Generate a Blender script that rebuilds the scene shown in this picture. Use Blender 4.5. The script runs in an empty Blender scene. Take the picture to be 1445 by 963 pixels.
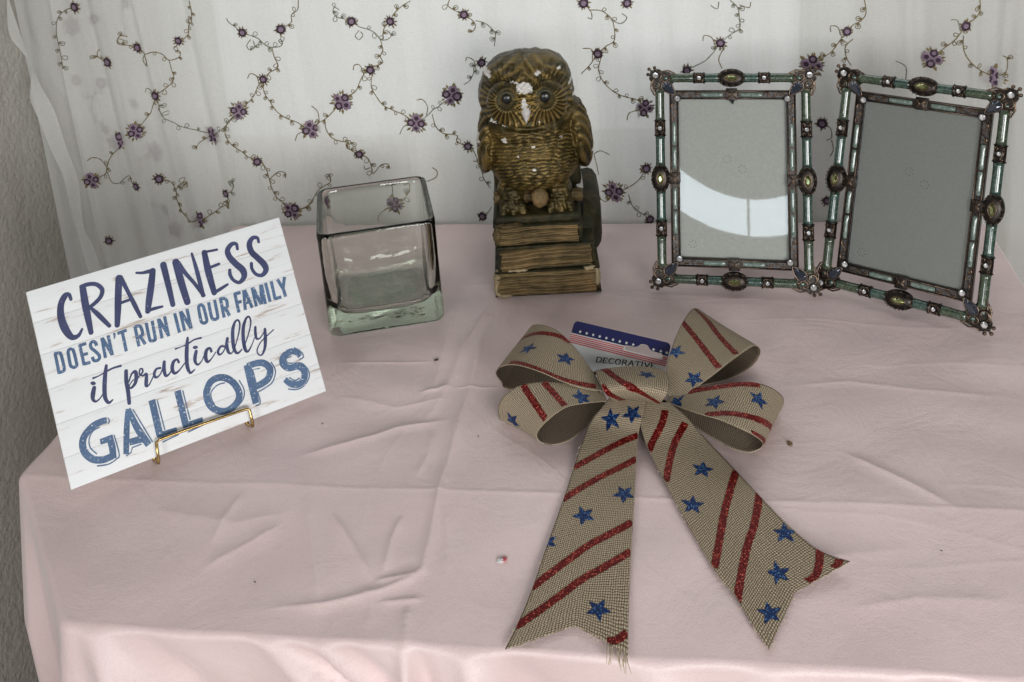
import bpy, bmesh, math, random
import numpy as np
from mathutils import Vector, Matrix

sc = bpy.context.scene
col = sc.collection
random.seed(7)
rng = np.random.default_rng(11)

# ------------------------------------------------------------------ camera, light, exposure
cam_d = bpy.data.cameras.new('camera')
cam = bpy.data.objects.new('camera', cam_d)
col.objects.link(cam)
CAM_R = Matrix(((0.987572, 0.036684, 0.152825), (0.138079, 0.261937, -0.955156), (-0.07507, 0.964388, 0.253616)))
cam.matrix_world = Matrix.Translation((0, 0, 0.5075)) @ CAM_R.to_4x4()
cam_d.sensor_width = 36.0
cam_d.sensor_fit = 'HORIZONTAL'
cam_d.lens = 36.2054
cam_d.shift_x = 0.01035
cam_d.shift_y = -0.31639
cam_d.clip_start = 0.01
cam_d.clip_end = 100.0
sc.camera = cam
sc.render.resolution_x = 1024
sc.render.resolution_y = 682

world = bpy.data.worlds.new('World')
sc.world = world
world.use_nodes = True
bg = world.node_tree.nodes['Background']
bg.inputs['Color'].default_value = (0.93, 0.97, 1.0, 1)
bg.inputs['Strength'].default_value = 0.065

def area_light(name, loc, target, sx, sy, power, colour):
    d = bpy.data.lights.new(name, 'AREA')
    d.shape = 'RECTANGLE'; d.size = sx; d.size_y = sy; d.energy = power; d.color = colour
    o = bpy.data.objects.new(name, d); col.objects.link(o)
    o.location = loc
    o.rotation_euler = (Vector(target) - Vector(loc)).to_track_quat('-Z', 'Y').to_euler()
    return o
area_light('added_front_lamp', (0.66, -0.85, 0.46), (0.0, 0.75, 0.08), 0.75, 0.6, 22.0, (1.0, 0.985, 0.965))  # off-frame area lamp added as the front-right key
area_light('added_front_lamp', (-0.70, -1.40, 0.50), (0.2, 0.90, 0.10), 0.5, 0.6, 11.5, (0.97, 0.985, 1.0))  # off-frame fill lamp added so the turned photo frame stays lit
area_light('added_back_lamp', (0.05, 1.00, 0.50), (0.02, 0.60, 0.0), 1.1, 0.16, 0.8, (0.97, 0.985, 1.0))  # unseen lamp added before the curtain, for backlight and forward shadows

vs = sc.view_settings
vs.view_transform = 'Standard'
vs.look = 'None'
vs.exposure = 0.0
vs.gamma = 1.0
vs.use_curve_mapping = False

# ------------------------------------------------------------------ measured outlines (millimetres, in each thing's own axes)
LETTERS = [(0,[(1,[(-69.75,130.73,2.37),(-70.35,134.49,2.85),(-73.21,134.4,4.26),(-77.18,129.11,4.52),(-79.02,120.63,5.16),(-78.24,111.31,5.62),(-75.19,103.75,4.21),(-70.61,103.18,2.82),(-66.92,106.97,1.7)])]),(0,[(1,[(-60.05,135.76,4.8),(-61.0,120.72,5.25),(-61.51,102.6,3.6)]),(1,[(-60.63,137.49,3.36),(-55.76,137.78,3.08),(-50.34,136.04,3.1),(-47.08,131.06,3.3),(-49.19,126.07,3.09),(-54.33,122.61,2.88),(-58.56,120.93,2.68)]),(1,[(-58.11,120.78,2.1),(-53.57,113.14,3.64),(-48.09,103.13,2.88)])]),(0,[(1,[(-33.48,135.54,5.11),(-36.41,125.02,5.08),(-39.35,113.55,4.85),(-42.56,101.77,3.86)]),(1,[(-32.26,135.68,3.54),(-29.07,121.6,2.95),(-27.19,112.65,3.43),(-25.07,102.6,2.74)]),(1,[(-37.09,116.94,2.14),(-28.87,117.36,2.16)])]),(0,[(1,[(-20.29,135.56,1.79),(-16.07,134.22,2.19),(-11.59,133.87,3.0),(-7.63,133.37,3.01)]),(1,[(-8.34,133.38,4.52),(-12.28,122.46,5.18),(-16.26,112.19,4.95),(-19.04,104.75,3.94)]),(1,[(-19.51,104.91,2.17),(-13.9,105.14,2.48),(-7.91,104.73,1.79)])]),(0,[(1,[(0.36,135.44,5.06),(0.29,119.48,4.53),(0.03,103.69,3.81)])]),(0,[(1,[(9.95,134.59,5.61),(10.14,118.46,5.59),(11.0,102.2,5.06)]),(1,[(11.16,133.14,4.7),(14.77,124.48,3.27),(19.6,114.36,2.86),(24.18,103.23,3.07)]),(1,[(23.28,137.48,1.86),(23.81,122.71,3.29),(23.69,103.39,3.27)])]),(0,[(1,[(32.87,135.4,4.37),(32.18,120.07,5.39),(32.54,102.66,4.33)]),(1,[(31.93,135.91,2.08),(37.67,135.24,1.88),(42.93,134.73,1.89)]),(1,[(35.01,122.76,2.29),(41.61,123.31,2.09)]),(1,[(32.54,102.66,2.68),(38.26,104.05,2.59),(44.07,105.65,1.88)])]),(0,[(1,[(58.75,130.43,2.34),(58.76,134.64,2.66),(55.11,135.42,3.5),(50.86,131.75,4.22),(51.05,126.18,4.75),(54.28,119.68,5.07),(58.53,112.86,5.29),(58.2,107.47,4.43),(53.54,104.36,2.94),(49.45,107.52,2.62),(47.99,112.35,2.93),(48.61,115.98,2.62)])]),(0,[(1,[(76.66,130.77,2.16),(76.49,134.3,2.7),(72.85,135.39,3.45),(69.08,131.73,4.5),(68.98,125.08,4.82),(72.38,119.03,4.82),(76.17,112.3,5.15),(76.48,107.2,4.5),(72.33,104.31,3.2),(67.93,106.59,2.66),(65.94,111.63,2.66),(66.52,115.87,2.66)])]),(1,[(0,[(-88.42,96.24,2.23),(-88.84,81.08,2.22)]),(1,[(-89.09,95.98,2.23),(-85.74,95.39,2.24),(-84.75,93.56,2.24),(-84.73,84.06,2.23),(-85.73,81.94,2.23),(-89.06,81.82,2.22)])]),(1,[(1,[(-79.86,93.92,2.25),(-78.91,95.41,2.25),(-77.18,95.48,2.25),(-76.07,93.43,2.25),(-75.9,84.24,2.25),(-76.54,82.39,2.25),(-78.21,81.91,2.24),(-79.74,83.11,2.24),(-80.27,84.95,2.24),(-79.86,93.92,2.25)])]),(1,[(0,[(-71.04,96.68,2.27),(-71.19,81.08,2.26)]),(0,[(-71.57,96.03,2.27),(-66.48,95.86,2.28)]),(0,[(-71.08,88.69,2.26),(-66.94,88.49,2.27)]),(0,[(-71.17,81.9,2.26),(-66.66,81.64,2.27)])]),(1,[(1,[(-59.99,91.86,2.29),(-60.11,94.17,2.29),(-61.75,95.74,2.29),(-63.61,94.54,2.28),(-63.85,91.68,2.28),(-61.8,88.46,2.28),(-59.82,84.83,2.28),(-59.98,82.38,2.28),(-61.81,81.34,2.28),(-64.01,82.12,2.27),(-64.54,85.06,2.27)])]),(1,[(0,[(-55.12,96.42,2.3),(-55.86,81.18,2.29)]),(0,[(-54.86,96.16,2.3),(-50.77,81.66,2.3)]),(0,[(-50.49,96.61,2.31),(-50.82,81.43,2.3)])]),(1,[(1,[(-45.97,96.93,1.92),(-46.21,94.47,1.44),(-46.96,92.6,0.64)])]),(1,[(0,[(-43.89,95.71,2.32),(-36.89,95.97,2.34)]),(0,[(-40.25,95.58,2.33),(-40.72,80.94,2.32)])]),(1,[(0,[(-30.61,96.76,2.35),(-31.17,81.45,2.34)]),(1,[(-30.69,96.44,2.35),(-27.55,96.07,2.36),(-26.5,94.17,2.36),(-26.43,90.27,2.36),(-27.67,88.55,2.35),(-30.95,88.64,2.35)]),(0,[(-28.91,88.54,2.35),(-27.85,86.04,2.35),(-26.45,81.44,2.35)])]),(1,[(1,[(-22.16,96.67,2.37),(-22.53,84.64,2.36),(-21.65,82.36,2.36),(-19.61,82.18,2.36),(-18.42,83.66,2.37),(-17.61,96.78,2.38)])]),(1,[(0,[(-12.9,96.76,2.39),(-13.7,81.61,2.38)]),(0,[(-12.57,96.39,2.39),(-8.53,82.0,2.39)]),(0,[(-8.09,97.07,2.4),(-8.65,81.52,2.39)])]),(1,[(0,[(-0.26,96.99,2.42),(-0.3,81.54,2.41)])]),(1,[(0,[(4.15,96.97,2.43),(3.7,81.61,2.41)]),(0,[(4.59,96.65,2.43),(8.74,82.08,2.43)]),(0,[(9.39,97.17,2.44),(8.9,81.68,2.43)])]),(1,[(1,[(18.08,95.71,2.45),(19.7,96.95,2.46),(21.22,96.0,2.46),(21.92,93.55,2.46),(21.87,84.7,2.46),(20.95,82.8,2.45),(19.12,82.53,2.45),(17.72,83.89,2.45),(17.43,86.19,2.45),(18.08,95.71,2.45)])]),(1,[(1,[(26.46,96.86,2.47),(25.88,85.58,2.46),(27.15,82.93,2.47),(29.29,82.66,2.47),(30.63,84.43,2.47),(31.34,97.23,2.48)])]),(1,[(0,[(36.0,97.32,2.49),(35.17,81.67,2.48)]),(1,[(35.81,96.57,2.49),(38.93,95.82,2.5),(40.2,93.79,2.5),(39.91,90.29,2.5),(38.91,88.83,2.49),(35.54,88.6,2.49)]),(0,[(37.45,88.42,2.49),(38.57,85.81,2.49),(39.44,81.58,2.49)])]),(1,[(0,[(47.78,97.27,2.52),(47.13,81.71,2.51)]),(0,[(47.06,96.6,2.52),(52.37,96.42,2.53)]),(0,[(47.13,89.63,2.51),(51.34,89.42,2.52)])]),(1,[(0,[(55.19,97.41,2.54),(52.47,82.01,2.52)]),(0,[(55.9,97.36,2.54),(58.2,81.92,2.53)]),(0,[(53.63,87.4,2.53),(57.51,87.22,2.53)])]),(1,[(0,[(62.14,97.35,2.55),(61.67,81.86,2.54)]),(0,[(62.84,96.85,2.55),(65.66,82.27,2.55)]),(0,[(69.32,97.24,2.57),(66.08,82.13,2.55)]),(0,[(69.9,97.33,2.57),(69.04,81.43,2.55)])]),(1,[(0,[(73.5,97.55,2.58),(73.17,81.9,2.56)])]),(1,[(0,[(78.24,97.42,2.59),(77.57,82.29,2.57)]),(0,[(77.39,82.99,2.57),(82.98,82.81,2.59)])]),(1,[(0,[(83.56,97.29,2.6),(85.9,88.96,2.6)]),(0,[(89.65,97.39,2.61),(86.07,88.91,2.6)]),(0,[(86.17,89.61,2.6),(86.29,81.83,2.59)])]),(0,[(1,[(-68.87,66.88,2.15),(-68.13,66.43,2.82),(-67.39,65.99,2.15)]),(1,[(-68.13,63.08,2.81),(-69.85,59.14,3.3),(-70.67,55.49,2.47),(-69.26,53.21,1.48),(-66.08,54.24,0.99),(-63.24,56.72,0.83)])]),(0,[(1,[(-56.57,75.61,2.1),(-58.86,69.29,2.93),(-61.12,61.24,3.16),(-62.39,53.76,2.9),(-60.88,49.24,2.07),(-57.68,50.27,1.0)]),(1,[(-67.34,69.94,1.49),(-62.87,70.29,0.83),(-57.51,71.48,1.34),(-52.2,72.27,1.35),(-46.93,72.01,1.69)])]),(0,[(1,[(-44.1,67.06,2.71),(-45.56,60.06,2.95),(-46.09,52.22,2.95),(-47.17,43.91,2.68)]),(1,[(-44.15,58.66,1.01),(-40.84,63.56,1.36),(-38.0,64.52,2.38),(-37.98,60.92,2.97),(-39.95,56.25,2.37),(-43.52,53.96,1.52),(-44.33,56.04,0.84),(-40.57,59.16,0.85)])]),(0,[(1,[(-38.16,58.29,0.68),(-35.97,60.2,1.02),(-33.02,62.29,1.37),(-32.73,64.63,1.2),(-34.22,64.98,1.2),(-35.41,61.8,1.19),(-33.45,59.74,1.37),(-30.72,60.12,1.88),(-31.71,55.97,2.73),(-32.7,51.83,2.38),(-30.48,51.92,1.02),(-26.25,56.71,1.03)])]),(0,[(1,[(-19.94,60.81,1.56),(-23.01,60.99,1.72),(-25.28,58.17,2.15),(-24.66,55.24,1.72),(-20.95,56.62,1.03),(-16.24,63.14,1.21)]),(1,[(-16.25,64.24,2.26),(-17.68,59.09,2.77),(-17.56,54.05,2.16),(-14.79,54.42,1.21),(-11.28,57.73,1.04)])]),(0,[(1,[(-6.09,60.47,1.92),(-6.86,62.86,1.57),(-9.84,61.79,2.44),(-11.8,57.46,2.78),(-10.97,53.51,2.17),(-7.13,54.43,1.22),(-2.13,58.15,0.88)])]),(0,[(1,[(4.57,75.76,1.8),(2.53,69.67,2.87),(0.43,62.14,3.0),(-0.74,55.07,2.85),(0.19,49.89,1.99),(4.07,51.12,0.86)]),(1,[(-6.08,70.78,1.28),(-2.0,70.87,0.72),(3.3,71.29,1.15),(8.9,72.76,1.16),(14.24,72.44,1.45)])]),(0,[(1,[(7.51,67.19,2.02),(8.42,66.95,2.6),(9.33,66.71,2.02)]),(1,[(8.32,63.89,2.45),(6.46,60.03,2.73),(5.73,56.53,2.3),(7.13,53.78,1.58),(10.57,55.57,0.86),(12.83,58.54,0.72)])]),(0,[(1,[(19.27,60.08,2.04),(18.81,62.74,1.75),(15.97,61.99,2.54),(14.04,57.37,2.89),(14.54,53.42,2.17),(17.84,54.52,1.01),(22.23,58.29,0.87)])]),(0,[(1,[(29.97,60.16,1.61),(27.16,61.14,1.61),(24.15,58.38,2.04),(24.58,55.57,1.6),(27.92,56.68,1.02),(32.47,62.36,1.03)]),(1,[(33.5,65.45,2.21),(31.71,60.33,2.65),(31.7,54.98,2.2),(33.64,53.54,1.18),(36.35,55.66,0.74)])]),(0,[(1,[(36.49,55.61,0.74),(41.93,64.49,1.04),(45.28,71.85,1.34),(45.2,75.99,1.49),(42.58,75.86,1.79),(39.31,70.78,2.67),(37.27,63.01,2.81),(36.49,55.61,2.65),(38.24,51.94,1.77),(42.18,53.63,1.04)])]),(0,[(1,[(43.98,54.54,0.74),(49.65,62.62,1.05),(53.88,70.5,1.2),(54.14,75.64,1.51),(51.52,75.58,1.8),(47.56,69.53,2.69),(45.12,60.31,2.83),(44.68,52.76,2.67),(46.46,50.6,1.63),(50.65,54.54,0.89),(53.78,58.88,0.75)])]),(0,[(1,[(56.64,66.61,1.96),(55.41,61.43,2.25),(55.43,57.69,1.8),(58.12,57.39,1.05),(62.19,60.67,0.91)]),(1,[(63.54,62.71,2.12),(62.13,56.02,2.71),(59.84,49.04,2.25),(56.23,44.49,1.34),(53.44,45.86,1.04),(53.66,49.64,1.05),(58.08,54.3,0.9),(63.61,57.07,0.91),(70.01,59.97,0.91)])]),(1,[(1,[(-64.85,37.65,4.32),(-68.28,38.12,4.62),(-74.78,37.07,4.97),(-81.57,32.77,4.93),(-84.31,27.38,4.91),(-83.85,20.77,4.9),(-79.79,14.77,4.91),(-73.45,11.89,4.93),(-66.54,12.01,4.74)]),(0,[(-66.46,9.95,4.43),(-65.47,17.67,4.75),(-65.55,26.64,4.46)]),(1,[(-72.51,24.68,3.82),(-65.91,24.34,4.45)]),(1,[(-63.74,39.03,0.85),(-63.31,36.41,0.85),(-64.65,35.04,0.85)]),(1,[(-70.63,34.69,0.84),(-75.54,33.71,0.84),(-79.22,29.44,0.84),(-79.83,23.23,0.83),(-76.52,17.27,0.83)]),(1,[(-62.41,25.85,0.85),(-62.01,11.45,0.84),(-64.74,8.87,0.84),(-70.54,7.52,0.84),(-78.33,9.23,0.83)])]),(1,[(1,[(-49.08,40.32,3.29),(-53.22,26.03,4.27),(-57.43,9.67,3.85)]),(1,[(-48.71,40.18,3.14),(-45.85,24.88,4.85),(-40.83,10.18,4.69)]),(1,[(-53.35,16.9,4.65),(-43.89,16.05,5.16)]),(1,[(-45.81,38.77,0.86),(-37.78,11.06,0.86)]),(0,[(-45.53,12.57,0.86),(-52.36,12.59,0.85),(-53.88,9.51,0.85),(-57.69,8.55,0.85)])]),(1,[(1,[(-31.39,40.44,4.94),(-31.51,26.93,5.08),(-31.72,14.12,5.05)]),(1,[(-33.73,14.31,3.63),(-19.08,13.38,3.67)]),(1,[(-27.7,39.33,0.88),(-27.5,16.25,0.87)]),(1,[(-28.57,15.24,0.87),(-20.49,14.42,0.88)]),(1,[(-31.04,8.47,0.87),(-18.54,9.5,0.88)])]),(1,[(1,[(-11.98,40.51,4.86),(-12.18,14.2,4.98)]),(1,[(-14.29,14.16,3.69),(0.79,13.54,3.74)]),(1,[(-8.28,39.42,0.89),(-8.23,16.51,0.89)]),(1,[(-8.17,15.05,0.89),(-1.1,14.5,0.89)]),(1,[(-11.88,8.63,0.88),(0.65,9.61,0.89)])]),(1,[(1,[(8.31,32.24,5.1),(12.79,37.93,5.13),(18.78,39.24,5.16),(24.4,37.22,5.19),(29.21,32.01,5.2),(31.69,24.58,5.2),(30.63,18.89,5.19),(25.56,14.71,5.16),(19.05,13.26,5.12),(12.8,16.01,5.1),(8.58,21.43,5.09),(7.51,27.39,5.09),(8.31,32.24,5.1)]),(1,[(23.51,33.8,0.92),(17.46,34.09,0.91),(11.87,30.94,0.91),(10.67,26.23,0.91),(11.83,20.65,0.91)]),(1,[(34.08,31.99,0.93),(35.95,23.9,0.93),(33.86,17.7,0.92),(28.83,13.75,0.92)])]),(1,[(1,[(43.18,41.03,5.96),(42.72,25.81,5.93),(42.26,10.69,5.23)]),(1,[(42.86,39.82,4.93),(50.05,39.75,4.96),(55.86,37.7,5.16),(59.35,32.02,5.34),(56.8,26.02,5.32),(51.11,23.48,5.29),(43.67,22.66,4.66)]),(0,[(51.95,35.01,0.94),(46.32,35.95,0.94),(46.16,24.57,0.93)]),(1,[(61.56,36.75,0.95),(63.13,29.08,0.95),(58.84,21.75,0.94),(52.76,19.54,0.94),(45.62,18.19,0.93)]),(1,[(45.62,18.19,0.93),(45.47,9.94,0.93),(41.36,9.02,0.93)])]),(1,[(1,[(85.15,32.94,4.05),(82.69,37.59,4.84),(77.47,39.05,5.08),(71.71,36.76,5.23),(70.36,31.86,5.21),(74.22,27.36,5.23),(81.37,26.17,5.08),(85.15,21.23,5.26),(83.54,15.52,5.25),(78.56,12.84,5.22),(72.64,14.99,5.03),(68.53,20.21,4.15)]),(1,[(82.28,41.17,0.97),(86.94,35.93,0.97),(87.44,31.69,0.97),(83.6,30.78,0.97)]),(1,[(78.31,35.34,0.96),(74.03,35.04,0.96),(73.66,32.04,0.96),(77.75,29.96,0.96),(84.58,27.55,0.97),(88.38,20.98,0.97),(87.62,14.95,0.97),(81.51,9.99,0.96),(74.89,9.72,0.95),(69.1,12.27,0.95)]),(1,[(72.3,20.45,0.95),(75.9,16.66,0.96),(80.24,17.15,0.96)])])]
FLOWERS = [('s',-648.6,261.3),('s',-583.4,210.7),('s',-618.3,196.9),('s',-532.6,217.5),('s',-565.5,156.8),('c',-598.8,113.4),('c',-628.7,97.6),('c',-666.1,52.4),('s',-612.8,43.1),('s',-583.4,51.9),('c',-511.8,102.7),('c',-542.3,-0.9),('s',-506.0,30.5),('s',-455.8,224.6),('s',-410.6,227.2),('s',-439.6,169.7),('c',-471.9,134.6),('s',-460.7,71.4),('c',-427.8,9.8),('c',-391.8,109.5),('c',-350.6,142.5),('s',-316.3,176.2),('s',-331.0,232.5),('s',-287.0,231.4),('s',-338.3,79.6),('c',-269.8,114.9),('c',-227.4,146.3),('s',-215.1,85.2),('s',-192.4,180.7),('s',-206.3,235.8),('s',-205.7,0.4),('c',-304.9,16.2),('s',-79.1,242.6),('s',-33.9,243.1),('s',-66.8,187.0),('c',-20.7,126.4),('c',-56.9,30.3),('s',-21.7,57.7),('s',-19.9,-2.0),('s',59.8,195.5),('s',24.5,167.4),('c',151.5,168.7),('s',185.5,202.9),('c',268.6,171.7),('s',298.1,205.4),('c',329.7,148.1),('s',161.1,105.5),('s',166.3,18.6),('s',-659.3,-25.9)]
VINES = [[(-648.6,261.3),(-662.0,257.6),(-671.0,249.4),(-674.7,233.9),(-674.6,216.7),(-674.4,199.3),(-675.3,190.6)],[(-593.4,223.9),(-600.4,225.6),(-603.3,220.5),(-600.7,215.6),(-590.9,213.3),(-583.4,210.7),(-573.1,206.1),(-561.4,206.6),(-553.4,202.6),(-547.3,195.3),(-535.2,198.3),(-533.3,204.8),(-539.0,205.0)],[(-547.3,195.3),(-546.3,183.8),(-545.1,173.7),(-550.7,166.6),(-558.9,161.0),(-565.5,156.8),(-571.1,149.7),(-577.1,141.1),(-581.5,132.3),(-587.0,126.5),(-598.8,113.4)],[(-565.5,156.8),(-562.8,146.6),(-562.8,137.8),(-557.5,125.9),(-547.2,116.8),(-533.2,112.0),(-521.9,108.8),(-511.8,102.7)],[(-510.2,264.1),(-509.6,250.3),(-512.8,239.3),(-519.3,233.9),(-522.6,222.8),(-539.2,209.3)],[(-573.6,203.3),(-579.2,196.3),(-574.4,190.4),(-570.3,197.4),(-573.6,203.3)],[(-511.8,102.7),(-499.8,109.9),(-488.4,118.4),(-479.8,127.0),(-472.1,134.1)],[(-488.4,118.4),(-491.6,106.7),(-486.1,94.8),(-475.7,85.7),(-468.1,78.1),(-460.2,72.1),(-452.6,64.5),(-449.9,52.5),(-447.6,37.4),(-443.2,26.7),(-435.5,19.1),(-426.5,9.9),(-409.9,14.3),(-400.3,21.8)],[(-448.9,49.4),(-437.5,58.3),(-429.0,56.7),(-429.8,50.7)],[(-570.9,151.2),(-574.0,158.5),(-580.8,162.2),(-583.7,157.3)],[(-629.8,88.5),(-639.0,79.6),(-645.8,67.5),(-650.6,58.3),(-666.1,52.4)],[(-645.8,67.5),(-653.3,76.8),(-661.8,80.0),(-667.0,77.0)],[(-647.0,61.4),(-643.1,49.0),(-634.2,47.4),(-625.5,53.4),(-621.5,50.3),(-621.3,43.2),(-612.8,43.1)],[(-583.4,51.9),(-570.7,46.5),(-564.7,37.3),(-566.5,26.5),(-562.5,14.1),(-553.5,4.8),(-542.3,-0.9),(-526.2,6.1),(-514.5,13.7),(-505.4,15.2),(-506.2,19.8),(-511.5,19.8)],[(-564.7,37.3),(-557.2,46.3),(-549.3,49.3),(-549.0,41.7)],[(-506.0,30.5),(-496.2,36.4),(-491.3,44.0),(-494.2,50.1),(-498.5,47.1)],[(-618.3,196.9),(-633.5,198.0),(-635.7,205.3),(-631.3,209.5)],[(-511.8,102.7),(-527.0,95.6),(-532.8,86.7)],[(-471.0,241.9),(-469.0,236.2),(-455.8,224.6),(-439.4,217.1),(-432.0,209.8),(-424.0,206.8),(-414.1,207.8),(-410.7,211.9),(-414.6,214.0)],[(-424.0,206.8),(-422.8,195.5),(-420.1,184.2),(-430.9,177.4),(-439.6,169.7),(-447.4,160.8),(-453.1,150.9),(-461.5,142.5),(-471.9,134.6),(-481.1,127.0),(-489.8,116.9)],[(-410.6,227.2),(-399.5,233.6),(-398.4,241.8),(-389.2,248.3),(-386.5,259.1)],[(-448.0,216.0),(-453.3,209.2),(-449.8,204.0),(-444.5,207.5),(-445.4,214.5)],[(-445.6,163.6),(-447.0,173.6),(-453.7,176.7),(-458.2,171.1)],[(-439.9,167.7),(-441.1,154.9),(-435.6,143.3),(-428.7,131.5),(-417.1,122.6),(-406.3,118.0),(-391.8,109.5)],[(-341.6,246.5),(-346.6,249.9),(-348.7,244.0),(-343.9,238.4),(-337.4,236.0),(-331.0,232.5),(-323.6,225.4),(-313.1,222.2),(-305.4,217.9),(-300.8,210.9),(-294.0,210.6),(-288.2,214.5),(-290.3,220.1)],[(-300.8,210.9),(-299.3,199.8),(-302.9,191.7),(-300.9,184.7),(-309.5,180.8),(-316.3,176.2),(-324.3,171.4),(-329.3,163.2),(-334.6,153.4),(-343.5,148.0),(-350.6,142.5),(-360.7,132.8),(-371.7,123.0),(-380.9,117.4),(-391.8,109.5)],[(-298.1,210.8),(-295.4,223.0),(-287.0,231.4),(-283.0,238.8),(-272.7,247.8),(-262.9,252.8)],[(-324.1,221.3),(-328.8,216.0),(-325.3,210.9),(-320.6,215.7),(-322.9,219.9)],[(-324.3,171.4),(-327.2,182.1),(-332.5,183.4),(-334.5,177.9)],[(-314.4,173.9),(-317.6,157.2),(-313.3,145.8),(-306.2,135.7),(-295.8,129.8),(-282.6,123.8),(-269.8,114.9)],[(-269.8,114.9),(-258.2,121.8),(-249.2,130.0),(-240.6,135.5),(-227.4,146.3)],[(-258.0,123.2),(-255.7,133.0),(-260.4,141.6),(-266.7,141.2)],[(-251.1,124.4),(-248.3,110.2),(-240.8,102.9),(-230.1,101.2),(-224.9,98.3),(-226.6,94.0),(-221.7,88.2),(-215.1,85.2),(-208.9,77.9),(-205.7,67.8),(-210.7,67.0)],[(-206.9,69.3),(-202.4,57.6),(-199.3,46.0),(-193.2,37.1)],[(-373.3,121.6),(-373.3,110.0),(-367.5,99.7),(-355.4,95.1),(-347.6,96.4),(-347.3,92.1),(-352.4,91.6),(-350.6,87.7),(-345.5,83.3),(-338.3,79.6),(-329.6,74.2),(-326.7,62.4),(-325.5,55.1),(-316.7,63.8),(-308.2,65.1),(-306.5,59.8)],[(-328.1,62.5),(-333.9,61.1),(-334.8,65.5)],[(-192.4,180.7),(-199.9,177.4),(-201.2,170.6),(-205.9,162.4),(-213.0,157.1)],[(-198.4,173.2),(-200.1,184.2),(-206.4,188.5),(-208.9,184.0)],[(-220.6,252.4),(-222.5,245.8),(-215.1,240.2),(-206.3,235.8),(-197.8,227.5),(-195.7,220.7),(-200.1,215.5),(-203.3,218.3)],[(-195.2,227.4),(-185.0,224.3),(-177.6,218.7),(-174.1,213.2),(-176.4,199.8)],[(-427.8,9.8),(-415.7,12.7),(-404.8,18.7),(-391.0,36.6),(-376.9,45.4),(-377.3,54.3),(-380.8,53.8)],[(-264.1,45.4),(-254.0,49.6),(-251.9,56.9),(-257.0,61.4)],[(-305.7,35.6),(-306.3,16.2)],[(-299.1,17.6),(-289.7,26.5),(-284.6,35.3),(-285.7,44.2)],[(-311.0,11.8),(-323.0,5.8),(-325.4,-3.2)],[(-205.7,0.4),(-199.8,4.8),(-193.6,13.7)],[(-399.1,107.7),(-408.2,103.5),(-412.0,96.2)],[(-380.9,117.4),(-381.5,130.4),(-388.4,136.3)],[(-269.8,114.9),(-283.9,111.0),(-290.5,101.0)],[(-79.1,242.6),(-72.0,232.8),(-71.5,225.2),(-75.7,226.7)],[(-73.6,234.5),(-60.5,234.0),(-51.0,226.8),(-48.2,216.4),(-48.8,202.7),(-57.4,196.1),(-66.8,187.0),(-75.1,175.7),(-85.7,165.5)],[(-51.1,225.1),(-41.4,221.3),(-34.6,227.2),(-39.3,232.2)],[(-73.2,179.2),(-73.2,191.4),(-82.5,193.4)],[(-64.9,178.9),(-67.1,168.4),(-62.7,156.0),(-53.1,146.8),(-41.7,141.2),(-28.5,137.3),(-20.7,126.4)],[(70.2,240.6),(77.9,232.0),(79.3,220.2),(79.2,210.1),(69.5,203.7),(59.8,195.5),(51.5,183.8),(41.6,173.8),(24.5,167.4)],[(54.9,190.6),(51.2,200.9),(43.9,202.9),(42.2,197.1)],[(64.5,191.9),(57.8,178.5),(60.8,168.0)],[(51.1,235.4),(57.4,231.8),(59.1,239.4)],[(79.6,235.2),(89.0,232.5),(90.6,238.1)],[(201.9,235.3),(203.6,222.1),(199.2,214.0),(191.6,209.3),(185.5,202.9),(177.8,193.1),(170.1,183.3),(159.3,175.2),(151.5,168.7)],[(180.3,196.4),(176.2,208.2),(169.1,210.1),(169.1,204.1)],[(191.7,194.3),(184.1,186.2),(185.7,174.4),(190.5,165.8)],[(311.4,230.8),(311.8,219.5),(304.7,211.7),(298.1,205.4),(289.0,192.6),(278.8,183.0),(268.6,171.7)],[(293.2,200.7),(289.9,211.6),(283.9,212.5)],[(296.4,195.6),(296.9,182.4),(303.4,168.9),(315.8,156.9),(329.7,148.1)],[(329.6,149.8),(339.9,154.5),(340.7,167.7),(336.1,171.9)],[(243.2,150.6),(242.9,164.1),(233.6,169.5)],[(-56.9,30.3),(-43.0,35.7),(-30.7,44.9),(-21.7,57.7)],[(-57.0,28.4),(-66.2,17.3),(-73.0,19.2),(-78.7,9.8)],[(-41.6,28.3),(-37.1,13.2),(-27.1,5.6),(-19.9,-2.0)],[(-77.1,73.3),(-70.1,76.8),(-60.0,73.0)],[(-77.1,73.3),(-74.4,58.5),(-73.2,49.2)],[(161.1,105.5),(169.0,100.8),(170.7,90.2),(165.3,86.8)],[(170.7,86.7),(172.4,76.0),(169.2,69.0)],[(-20.7,126.4),(-35.8,123.2),(-39.5,114.4)]]
GHOST_FLOWERS = [('c',-668.2,234.3),('s',-675.7,169.0),('s',-640.7,167.4),('s',-608.9,138.8),('s',-646.7,110.5),('c',-590.4,79.7),('s',-592.5,4.2),('c',-579.2,-18.1),('s',-597.9,258.9),('s',-636.4,243.2),('s',-613.0,99.1)]
GHOST_VINES = [[(-597.9,258.9),(-604.6,246.3),(-604.3,232.0),(-603.4,220.4)],[(-673.0,154.9),(-668.6,145.8),(-658.6,150.0),(-645.1,157.1),(-637.9,162.9)],[(-658.6,150.0),(-662.7,136.6),(-662.5,121.5),(-646.7,110.5)],[(-670.1,169.8),(-679.4,169.1)],[(-615.3,187.3),(-603.2,187.8),(-588.8,185.0)],[(-590.4,79.7),(-605.1,74.5),(-618.5,59.3),(-611.3,56.1)],[(-592.5,4.2),(-604.0,9.0),(-627.7,15.6)],[(-579.2,-18.1),(-588.2,-6.9),(-592.5,4.2)],[(-657.9,-12.8),(-662.8,-22.4)]]
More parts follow.
